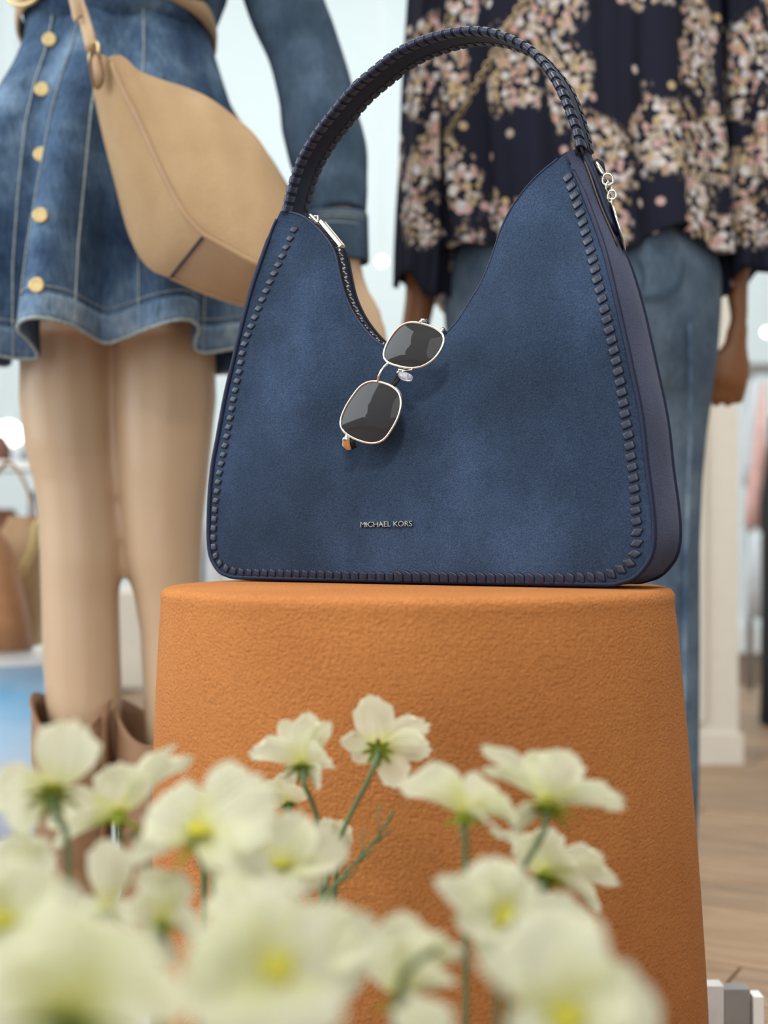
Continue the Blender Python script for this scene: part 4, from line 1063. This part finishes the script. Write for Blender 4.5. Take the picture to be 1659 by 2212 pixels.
b = MB(); b.lathe([(0.01, -0.5), (0.34, -0.42), (0.62, -0.1), (0.6, 0.1), (0.2, 0.25), (0.02, 0.26)], 14); CA = b.mesh('calyx', M['bract'])
b = MB()
for k in range(26):
    a = k * 2.399; r = 0.5 * math.sqrt(k / 26); b.ball((r * math.cos(a), r * math.sin(a), 0.25 + 0.1 * (1 - r)), 0.13, 3)
PO = b.mesh('flower_center', M['pollen'])
ground = 0.20
FL = [
 ('upper right back turned cosmos in front of the pedestal, topmost of the flowers', 818, 1617, .80, (.05, .35, 1), [(798, 1500, .004, 80), (930, 1560, .002, 62), (937, 1618, -.004, 66), (868, 1702, -.006, 64), (733, 1598, .006, 44), (760, 1640, .012, 50)], (700, 1935), .75),
 ('cream cosmos with green bracts left of the topmost flower, petals raised', 655, 1652, .78, (0, .8, .6), [(606, 1556, .010, 64), (668, 1536, .0, 66), (714, 1552, -.004, 44), (535, 1622, 0, 56), (718, 1640, -.010, 70), (695, 1700, -.014, 50), (622, 1690, .012, 40)], (692, 1850), 1.0),
 ('small half hidden white flower under the raised cosmos', 622, 1735, .84, (-.2, .6, .6), [(570, 1690, .004, 50), (606, 1668, .004, 44), (655, 1700, -.004, 50), (568, 1728, 0, 40)], (640, 1900), .8),
 ('blurred flower near the left edge with one tall upright petal', 115, 1708, .60, (-.1, .6, .7), [(166, 1552, 0, 125), (10, 1775, -.012, 110), (-30, 1730, .0, 100)], (150, 1900), 1.0),
 ('blurred flower with two thin pinkish petals pointing right', 258, 1760, .64, (.1, .9, .3), [(262, 1645, .006, 118), (418, 1628, .010, 46), (378, 1604, .012, 28), (100, 1778, 0, 80), (108, 1825, -.01, 40)], (318, 1900), 1.0),
 ('yellow centred blurred flower over the lower left of the pedestal', 432, 1806, .56, (.1, .9, -.3), [(322, 1738, .004, 120), (590, 1700, -.002, 160), (262, 1862, .0, 44), (575, 1880, -.014, 90), (500, 1905, -.016, 60), (420, 1730, .02, 80)], (462, 1990), 1.1),
 ('blurred flower with broad upright petal beside the yellow centred one', 612, 1876, .60, (0, .9, -.2), [(648, 1748, .002, 110), (756, 1832, 0, 84), (700, 1905, -.012, 80), (560, 1920, -.014, 90), (560, 1810, .01, 90)], (640, 2050), .9),
 ('white flower seen from the back between the boots and the pedestal', 430, 1800, .76, (0, .6, .8), [(366, 1700, .0, 66), (404, 1692, 0, 50), (452, 1708, 0, 40), (482, 1738, 0, 50), (345, 1780, 0, 40)], (440, 1950), .8),
 ('tiny white bloom with two narrow petals on the pedestal left side', 505, 1735, .80, (0, .6, .8), [(492, 1678, 0, 48), (526, 1652, 0, 26), (480, 1720, .0, 30)], (520, 1900), .7),
 ('cream flower right of centre with a long petal reaching left', 1003, 1758, .64, (0, 1, .1), [(864, 1690, .004, 96), (930, 1672, .012, 84), (975, 1690, .02, 90), (1095, 1712, -.004, 116), (1128, 1775, -.004, 64), (1075, 1790, -.016, 60)], (1006, 1900), .9),
 ('large right hand cosmos with round upright petal and forked right petal', 1182, 1738, .64, (.1, .75, .6), [(1146, 1620, .004, 76), (1228, 1618, -.002, 112), (1044, 1606, .012, 44), (1036, 1655, .012, 34), (1358, 1740, .0, 56), (1352, 1722, .006, 30), (1102, 1795, -.01, 50)], (1112, 1985), .9),
 ('flower below the large right hand cosmos with petals drooping right', 1178, 1890, .70, (.1, .7, .6), [(1120, 1800, .004, 76), (1180, 1782, 0, 76), (1056, 1790, .012, 26), (1250, 1858, 0, 56), (1342, 1902, 0, 52), (1312, 1848, .004, 48), (1302, 1968, -.006, 34)], (1160, 2050), .9),
 ('open flower with a green yellow centre facing the viewer, lower right of centre', 1088, 1985, .52, (-.1, .75, -.65), [(1040, 1850, .006, 130), (1110, 1868, .006, 110), (940, 1898, .0, 62), (985, 1990, -.01, 84), (1050, 2070, -.014, 90), (1282, 1975, .008, 70)], (1075, 2150), 1.15),
 ('cup shaped white flower at the bottom centre behind a curved stem', 868, 2150, .50, (0, .9, .3), [(868, 1965, .01, 130), (955, 2010, .004, 110), (1005, 2040, .008, 60), (985, 2110, -.006, 90), (790, 2050, .004, 110), (930, 2180, -.02, 90)], (850, 2290), 1.0),
 ('creamy flower with two broad petals right of the huge blurred bloom', 655, 2090, .46, (.3, .8, -.3), [(735, 1945, .006, 120), (815, 1985, .004, 110), (790, 2110, -.008, 120), (690, 1960, .01, 100)], (670, 2290), 1.0),
 ('huge very blurred white bloom at the bottom left of centre', 600, 2098, .36, (.1, .6, -.7), [(470, 1950, .004, 240), (605, 1930, .006, 190), (390, 2070, .0, 230), (430, 2230, -.008, 250), (620, 2290, -.014, 230), (720, 2130, -.002, 130)], (600, 2420), .8),
 ('very blurred bloom with a large green centre in the bottom left corner', 150, 2195, .33, (0, .6, .6), [(150, 1940, .004, 220), (10, 2040, .0, 200), (310, 1985, .002, 210), (420, 2150, .0, 210), (-90, 2180, 0, 220), (330, 2330, -.01, 200), (10, 2330, -.01, 200)], (160, 2450), 1.5),
 ('yellow centred flower cut by the left edge of the photo', 8, 1996, .45, (.1, .8, -.5), [(110, 1868, .004, 150), (178, 1930, 0, 100), (10, 1840, .006, 130), (90, 2070, -.01, 150), (-90, 1920, 0, 120), (-60, 2060, 0, 120)], (20, 2200), 1.3),
 ('flower with a single long vertical petal left of the pedestal foot', 230, 1965, .58, (0, .7, .5), [(232, 1808, 0, 90), (160, 1990, -.01, 60), (296, 2000, -.01, 70)], (240, 2100), .9),
 ('largest lower right bloom with a yellow centre at the frame bottom', 1222, 2205, .39, (0, .7, -.7), [(1160, 1945, .006, 215), (1270, 2010, .012, 120), (1335, 2080, .002, 170), (1432, 2180, 0, 170), (1022, 2060, .004, 56), (1100, 2300, -.01, 130), (1330, 2300, -.01, 130)], (1215, 2450), 1.4),
 ('small white petal tip rising at the bottom edge under the cup flower', 920, 2275, .42, (0, .9, 0), [(905, 2150, .0, 120), (1000, 2230, 0, 80), (850, 2240, 0, 70)], (930, 2400), .8),
 ('pale flower filling the gap left of the huge blurred bloom', 350, 1990, .55, (0, .8, .2), [(312, 1868, .002, 90), (392, 1878, .004, 84), (262, 1960, 0, 70), (440, 2040, -.008, 90), (330, 2080, -.01, 90)], (350, 2150), .9),
 ('white petals peeping out right of the broad upright petal', 728, 1850, .82, (0, .8, .5), [(700, 1762, 0, 44), (738, 1768, 0, 50), (756, 1800, 0, 34)], (720, 2000), .7),
 ('faint pale bloom above the flower cut by the left edge', 55, 1905, .60, (0, .8, .2), [(40, 1790, .004, 100), (110, 1830, .006, 80), (-40, 1840, 0, 100), (10, 1960, -.01, 90)], (60, 2050), .8),
 ('pale bloom between the yellow centred flower and the huge blurred one', 520, 1985, .52, (0, .9, 0), [(480, 1885, .004, 90), (560, 1900, .006, 100), (610, 1950, 0, 80), (440, 1950, 0, 90), (540, 2060, -.01, 100)], (520, 2150), .8),
 ('soft round bloom behind the open flower at the lower right', 1180, 2010, .60, (0, .8, 0), [(1130, 1935, 0, 90), (1230, 1935, 0, 100), (1290, 1985, 0, 70), (1200, 2080, 0, 90)], (1180, 2150), .8),
 ('pale low bloom between the left edge and the green centred bloom', 60, 2110, .42, (0, .8, -.2), [(20, 2010, 0, 130), (110, 2020, 0, 120), (140, 2120, -.004, 100), (-40, 2090, 0, 110), (40, 2200, -.01, 120)], (60, 2300), .7),
]
FE = []
for idx, (lab, cx_, cy_, D, ax, pets, st, cs_) in enumerate(FL):
    c = W(cx_, cy_, D); e = empty('cosmos_flower', c, lab, 'flower', 'cream cosmos flowers in the foreground'); FE.append(e)
    ax = Vector((ax[0], ax[2], ax[1])).normalized()
    Ls = []
    for q, (tx, ty, dd, wpx) in enumerate(pets):
        tip = W(tx, ty, D + dd); d = tip - c; L = d.length; Ls.append(L); d.normalize()
        zz = ax + Vector((0, 0.9 if ax.y > -0.2 else -0.9, 0)); z = (zz - d * zz.dot(d)); z = z.normalized() if z.length > 0.05 else d.orthogonal().normalized()
        y = z.cross(d); w = wpx / F * D * min(1.45, 1.12 / max(0.5, math.sqrt(y.x ** 2 + y.z ** 2)))
        R = Matrix((d * L, y * w, z * (L * 0.8))).transposed().to_4x4()
        o = inst('petal', PM[(idx * 3 + q * 5) % 8], e); o.matrix_local = R
    L = min(sum(Ls) / len(Ls), 0.032); up = ax; a0 = up.orthogonal().normalized(); b0_ = up.cross(a0)
    for k in range(8):
        a = 2 * PI * k / 8 + idx; d = (a0 * math.cos(a) + b0_ * math.sin(a) - up * 0.25).normalized(); z = (up - d * up.dot(d)).normalized(); y = z.cross(d)
        o = inst('bract', BR, e); o.matrix_local = Matrix.Translation(-up * L * 0.06) @ Matrix((d * L * 0.50 * cs_, y * L * 0.62, z * L * 0.5)).transposed().to_4x4()
    R3 = Matrix((a0, b0_, up)).transposed()
    o = inst('calyx', CA, e); o.matrix_local = Matrix.Translation(-up * L * 0.02) @ (R3 * (L * 0.20)).to_4x4()
    o = inst('flower_center', PO, e); o.matrix_local = Matrix.Translation(up * L * 0.02) @ (R3 * (L * (0.36 if ax.y < -0.2 else 0.20))).to_4x4()
    s1 = W(st[0], st[1], D); foot = Vector((max(-0.34, min(0.20, s1.x + (s1.x - c.x) * 0.6)), min(max(D, 0.36), 0.72), ground - 0.02))
    b = MB(); P = crom([c - up * L * 0.06, (c - up * L * 0.35).lerp(s1, 0.12), s1, foot], 26)
    rr_ = 0.0013 if D > 0.5 else 0.0016
    b.tube([p - c for p in P], [rr_ * (1.5 if i < 1 else 1.0 + 0.25 * math.exp(-i / 3)) for i in range(26)], 8); b.build('stem', M['green_stem'], e)
# feathery leaf sprig
lp = [W(*p) for p in ((850, 1752, .80), (822, 1800, .80), (780, 1850, .79), (735, 1900, .78), (700, 1945, .77), (670, 2060, .74))]
sg_ = empty('leaf_sprig', lp[-1], 'thin feathery green leaf sprig right of the cream blooms before the pedestal', 'leaf')
b = MB(); P = crom(lp, 40); b.tube([p - lp[-1] for p in P], [0.0008 + 0.0007 * i / 40 for i in range(40)], 6)
b.build('stem', M['green_stem'], sg_)
for i in range(6, 34, 3):
    p = P[i]; t = (P[i - 1] - P[i + 1]).normalized(); s_ = 1 if (i // 3) % 2 else -1
    d = (t + Vector((s_ * 0.8, 0.2 * s_, 0.1))).normalized(); b = MB(); q = p - lp[-1]; ln = 0.012
    b.tube([q, q + d * ln * 0.5 + t * 0.002, q + d * ln + t * 0.006], [0.0010, 0.0009, 0.0003], 5, rb=0.0005); b.build('leaflet', M['green_stem'], sg_)
# curved blade in front of the cup flower
b = MB(); b.tube(crom([W(945, 2050, .47), W(890, 2085, .46), (W(865, 2130, .46)), W(855, 2240, .46), W(850, 2400, .5)], 24), [0.0012 + 0.0016 * min(1, i / 12) for i in range(24)], 8, rb=0.0006)
par(b.build('leaf_blade', M['green_stem'], recalc=True), FE[13])
b = MB(); P = crom([W(1275, 2075, .60), W(1240, 2100, .60), W(1200, 2160, .58), W(1180, 2300, .56)], 16); b.tube(P, [0.0006 + 0.002 * math.sin(PI * min(1, i / 10)) for i in range(16)], 8, rb=0.0006)
par(b.build('leaf_blade', M['green_stem']), FE[19])
# planter just below the frame
b = MB(); b.box((-0.055, 0.54, 0.11), (0.60, 0.50, 0.22)); 
pt = empty('planter', (-0.055, 0.54, 0.0), 'low clay trough the cream flowers grow from, just under the frame', 'planter')
b = MB()
for x0, x1, y0, y1 in ((-0.37, -0.345, 0.30, 0.80), (0.215, 0.24, 0.30, 0.80), (-0.345, 0.215, 0.30, 0.325), (-0.345, 0.215, 0.775, 0.80)):
    b.box(((x0 + x1) / 2, (y0 + y1) / 2, 0.108), (x1 - x0, y1 - y0, 0.216))
b.box((-0.065, 0.55, 0.01), (0.58, 0.46, 0.02))
par(b.build('planter_body', M['clay_pot'], smooth=False), pt)
b = MB(); b.grid([[Vector((-0.345 + 0.56 * i / 30, 0.325 + 0.45 * j / 24, ground - 0.012 + 0.006 * math.sin(i * 1.7) * math.cos(j * 2.1))) for i in range(31)] for j in range(25)]); par(b.build('soil', M['soil']), pt)

# ================================================================== BACKGROUND of the shop
def gt(name, c, loc_px, mat, rows_, label, cat, n=40, waves=5, amp=0.08, group=None):
    """hanging garment from rows (py, xl, xr, depth)"""
    b = MB(); rr = []
    for y, xl, xr, d in rows_:
        rr.append(ring_px(y, xl, xr, loc_px, d, n, lambda a: 1 + amp * math.sin(waves * a + y * 0.01)))
    b.loft(rr); o = b.build(name, mat, recalc=True); tag(o, label, cat, group); return o
# white display platform under the left mannequin
b = MB(); b.box((-0.85, 2.05, 0.02), (1.45, 1.45, 0.038)); o = b.build('display_platform', plain('marble_white', srgb(214, 214, 220), 0.35, vary=0.06, scale=9), smooth=False); mods(o, bevel=0.004); tag(o, 'low pale stone platform under the denim dressed mannequin', 'platform')
# round table with printed front and bags
DT = 2.45; tc = W(-95, HY, DT)
tt = empty('display_table', (tc.x, DT, 0.039), 'white topped display table with blue beach print below, behind the left mannequin', 'table')
ztop = ZC - (1408 - HY) / F * (DT - 0.18)
b = MB(); b.loft([[Vector((tc.x + math.cos(2 * PI * k / 64) * r, DT + 0.08 + math.sin(2 * PI * k / 64) * r, z)) for k in range(64)] for r, z in ((0.255, ztop - 0.028), (0.262, ztop - 0.024), (0.262, ztop - 0.004), (0.258, ztop))]); par(b.build('table_top', M['white'], recalc=True), tt)
b = MB(); b.loft([[Vector((tc.x + math.cos(2 * PI * k / 64) * 0.245, DT + 0.08 + math.sin(2 * PI * k / 64) * 0.245, z)) for k in range(64)] for z in (0.040, ztop - 0.027)]); par(b.build('table_drum', M['beach'], recalc=True), tt)
# tan tote and smaller bags on it
def tote(name, rows_, D, mat, label, group=None, handle=None):
    e = empty(name, W((rows_[-1][1] + rows_[-1][2]) / 2, rows_[-1][0], D), label, 'bag', group)
    b = MB(); b.loft([ring_px(y, a_, c_, D, d, 32, lambda a: (abs(math.cos(a)) ** 4 + abs(math.sin(a)) ** 4) ** -0.25) for y, a_, c_, d in rows_], True); o = b.build('bag_body', M[mat], recalc=True); par(o, e)
    if handle:
        b = MB(); b.tube(crom([W(x, y, dd) for x, y, dd in handle], 30), 0.006, 8, rb=0.003); par(b.build('handle', M[mat]), e)
    return e
e = tote('tote_bag', [(1115, 20, 84, 0.012), (1200, -20, 88, 0.03), (1300, -50, 92, 0.045), (1385, -60, 92, 0.05), (1398, -55, 90, 0.046)], 2.42, 'tan_smooth', 'tan leather tote slouching on the white table, gold chain on it', None, [(76, 1150, 2.40), (60, 1060, 2.41), (20, 1000, 2.42), (-20, 1040, 2.42)])
b = MB(); P = crom([W(78, 1130, 2.36), W(72, 1180, 2.355), W(52, 1225, 2.35), W(46, 1240, 2.35)], 14)
for i in range(13):
    t = (P[i + 1] - P[i]).normalized(); n = Vector((0, -1, 0)) if i % 2 else Vector((1, 0, 0)); n = (n - t * n.dot(t)).normalized(); s_ = t.cross(n); c_ = (P[i] + P[i + 1]) / 2
    b.tube([c_ + t * 0.009 * math.cos(2 * PI * k / 12) + s_ * 0.006 * math.sin(2 * PI * k / 12) for k in range(12)], 0.0024, 6, closed=True)
tag(par(b.build('bag_chain', M['gold']), e), kind=None)
tote('leather_bag', [(1120, -120, -20, 0.012), (1180, -90, 20, 0.03), (1260, -100, 42, 0.04), (1340, -110, 60, 0.045), (1402, -110, 66, 0.045)], 2.30, 'brown_bag', 'cognac brown leather bag at the left edge in front of the tan tote', None, [(-60, 1150, 2.30), (-60, 1080, 2.30), (-20, 1120, 2.30), (0, 1190, 2.29)])
# shelf with small goods further back, left of the legs
sh = empty('wall_shelf', W(10, 1260, 4.3), 'white shelf unit holding brown bags far behind at the left edge', 'shelf')
b = MB()
for y in (1000, 1215, 1420):
    b.box(W(-60, y + 8, 4.35), (0.50, 0.26, 0.025))
    par(b.build('shelf_board', M['white'], smooth=False), sh); b = MB()
for x in (-232, 112):
    b = MB(); p = W(x, HY, 4.35); b.box((p.x, p.y, 0.42), (0.03, 0.26, 0.84)); par(b.build('shelf_side', M['white'], smooth=False), sh)
tote('leather_bag', [(940, -40, 8, 0.02), (965, -60, 22, 0.05), (998, -64, 26, 0.06), (1000, -62, 25, 0.06)], 4.34, 'dark_brown', 'dark brown bag on the top board of the far left shelf', None)
tote('leather_bag', [(1100, -30, 30, 0.02), (1140, -60, 50, 0.05), (1205, -66, 56, 0.07), (1214, -64, 54, 0.07)], 4.30, 'dark_brown', 'dark brown bag on the middle board of the far left shelf', None)
for i_, (x0, x1, y0, y1, m_, lab) in enumerate(((66, 104, 1060, 1000 + 214, 'blue_cloth', 'folded blue cloth bundle beside the dark bag on the far left shelf'), (30, 60, 960, 999, 'pale_cloth', 'pale folded cloth on the top board of the far left shelf'), (70, 104, 950, 999, 'blue_cloth', 'small blue cloth pile on the top board right end of the far left shelf'))):
    gt('folded_cloth', None, 4.32, M[m_], [(y0, x0 + 6, x1 - 6, 0.03), (y0 + 8, x0, x1, 0.06), ((y0 + y1) / 2, x0 - 2, x1 + 2, 0.07), (y1 - 2, x0, x1, 0.07)], lab, 'cloth', waves=4, amp=0.04)
# things behind the gap between legs and bag, and pale counter
b = MB(); p0, p1 = W(150, 1250, 5.0), W(520, 1250, 5.0); b.box(((p0.x + p1.x) / 2, 5.1, 0.17), (p1.x - p0.x, 0.5, 0.34)); o = b.build('counter', M['cream'], smooth=False); mods(o, bevel=0.01); tag(o, 'cream low counter far behind the left mannequin legs', 'counter')
gt('folded_cloth', None, 4.98, M['pale_cloth'], [(1130, 445, 480, 0.05), (1150, 440, 484, 0.08), (1268, 438, 486, 0.1), (1271, 438, 486, 0.1)], 'pale cloth stack seen just left of the navy bag edge', 'cloth', amp=0.05)
gt('folded_cloth', None, 4.98, M['blue_cloth'], [(1090, 415, 436, 0.05), (1110, 400, 437, 0.08), (1268, 398, 437, 0.1), (1271, 398, 436, 0.1)], 'dusky blue cloth stack on the cream counter behind the mannequin knee', 'cloth', amp=0.05)
# clothing rail at right
cr = empty('clothing_rail', W(1700, 1143, 4.8), 'dark metal clothing rail behind the cream column at the right edge', 'rack'); cr.location.z = 0
b = MB(); b.box(W(1720, 797, 4.8), (0.34, 0.05, 0.035)); par(b.build('rail', M['grey'], smooth=False), cr)
for x in (1630, 1815):
    b = MB(); p = W(x, HY, 4.8); b.tube([Vector((p.x, 4.86, 0.0)), Vector((p.x, 4.86, 1.10))], 0.012, 8); par(b.build('post', M['grey']), cr)
gt('hanging_garment', None, 4.76, M['pale_cloth'], [(822, 1622, 1636, 0.012), (930, 1612, 1642, 0.02), (1000, 1608, 1642, 0.022), (1050, 1606, 1644, 0.022)], 'pale grey garment hanging on the rail next to the cream column', 'garment')
gt('hanging_garment', None, 4.70, M['pink_cloth'], [(825, 1645, 1652, 0.01), (1000, 1626, 1656, 0.018), (1080, 1612, 1660, 0.02), (1140, 1610, 1662, 0.02)], 'pink garment hanging lower on the rail by the right edge', 'garment')
gt('hanging_garment', None, 4.62, M['black_cloth'], [(900, 1668, 1690, 0.012), (1080, 1644, 1705, 0.02), (1190, 1640, 1712, 0.022)], 'short black garment hanging at the right edge of the frame', 'garment')
gt('hanging_garment', None, 4.0, M['black_cloth'], [(900, 1665, 1740, 0.05), (1170, 1652, 1750, 0.10), (1400, 1646, 1760, 0.12), (1560, 1646, 1765, 0.12), (1563, 1650, 1760, 0.12)], 'long black draped garment low at the right edge', 'garment')
gt('hanging_garment', None, 4.55, M['pale_cloth'], [(1150, 1618, 1650, 0.012), (1250, 1612, 1660, 0.02), (1335, 1612, 1660, 0.02)], 'pale garment low behind the long black one at the right', 'garment')
# low grey plinth at the bottom right
pe = empty('plinth', (W(1590, HY, 1.32).x, 1.34, 0), 'low grey paneled metal plinth at the bottom right beside the pedestal', 'plinth')
def pbox(x0, x1, z0, z1, y0, y1, m_, nm):
    b = MB(); b.box(((x0 + x1) / 2, (y0 + y1) / 2, (z0 + z1) / 2), (x1 - x0, y1 - y0, z1 - z0)); o = b.build(nm, M[m_], smooth=False); par(o, pe); return o
X = lambda px, D=1.33: (px - CX) / F * D
pbox(0.277, X(1564), 0.0, 0.122, 1.33, 1.35, 'lightgrey', 'panel'); pbox(X(1569), X(1624), 0.0, 0.117, 1.336, 1.356, 'grey', 'panel'); pbox(X(1628), X(1650), 0.0, 0.112, 1.33, 1.35, 'white', 'panel')
# pendant globes far back
for lab, x, y, D in (('white lit globe lamp between the denim cuff and the floral sleeve', 825, 565, 5.2), ('white lit globe lamp at the right edge beside the mannequin hand', 1656, 718, 5.4), ('white lit globe lamp low at the left edge behind the legs', 18, 940, 5.0)):
    c = W(x, y, D); e = empty('globe_lamp', c, lab, 'lamp', 'lit globe lamps at the back of the shop')
    b = MB(); b.ball((0, 0, 0), 0.016 if x > 100 else 0.05, 8); b.build('globe', M['lamp'], e)
    b = MB(); b.tube([Vector((0, 0, 0.015)), Vector((0, 0, 3.44 - c.z))], 0.0012, 6); b.build('cord', M['white'], e)
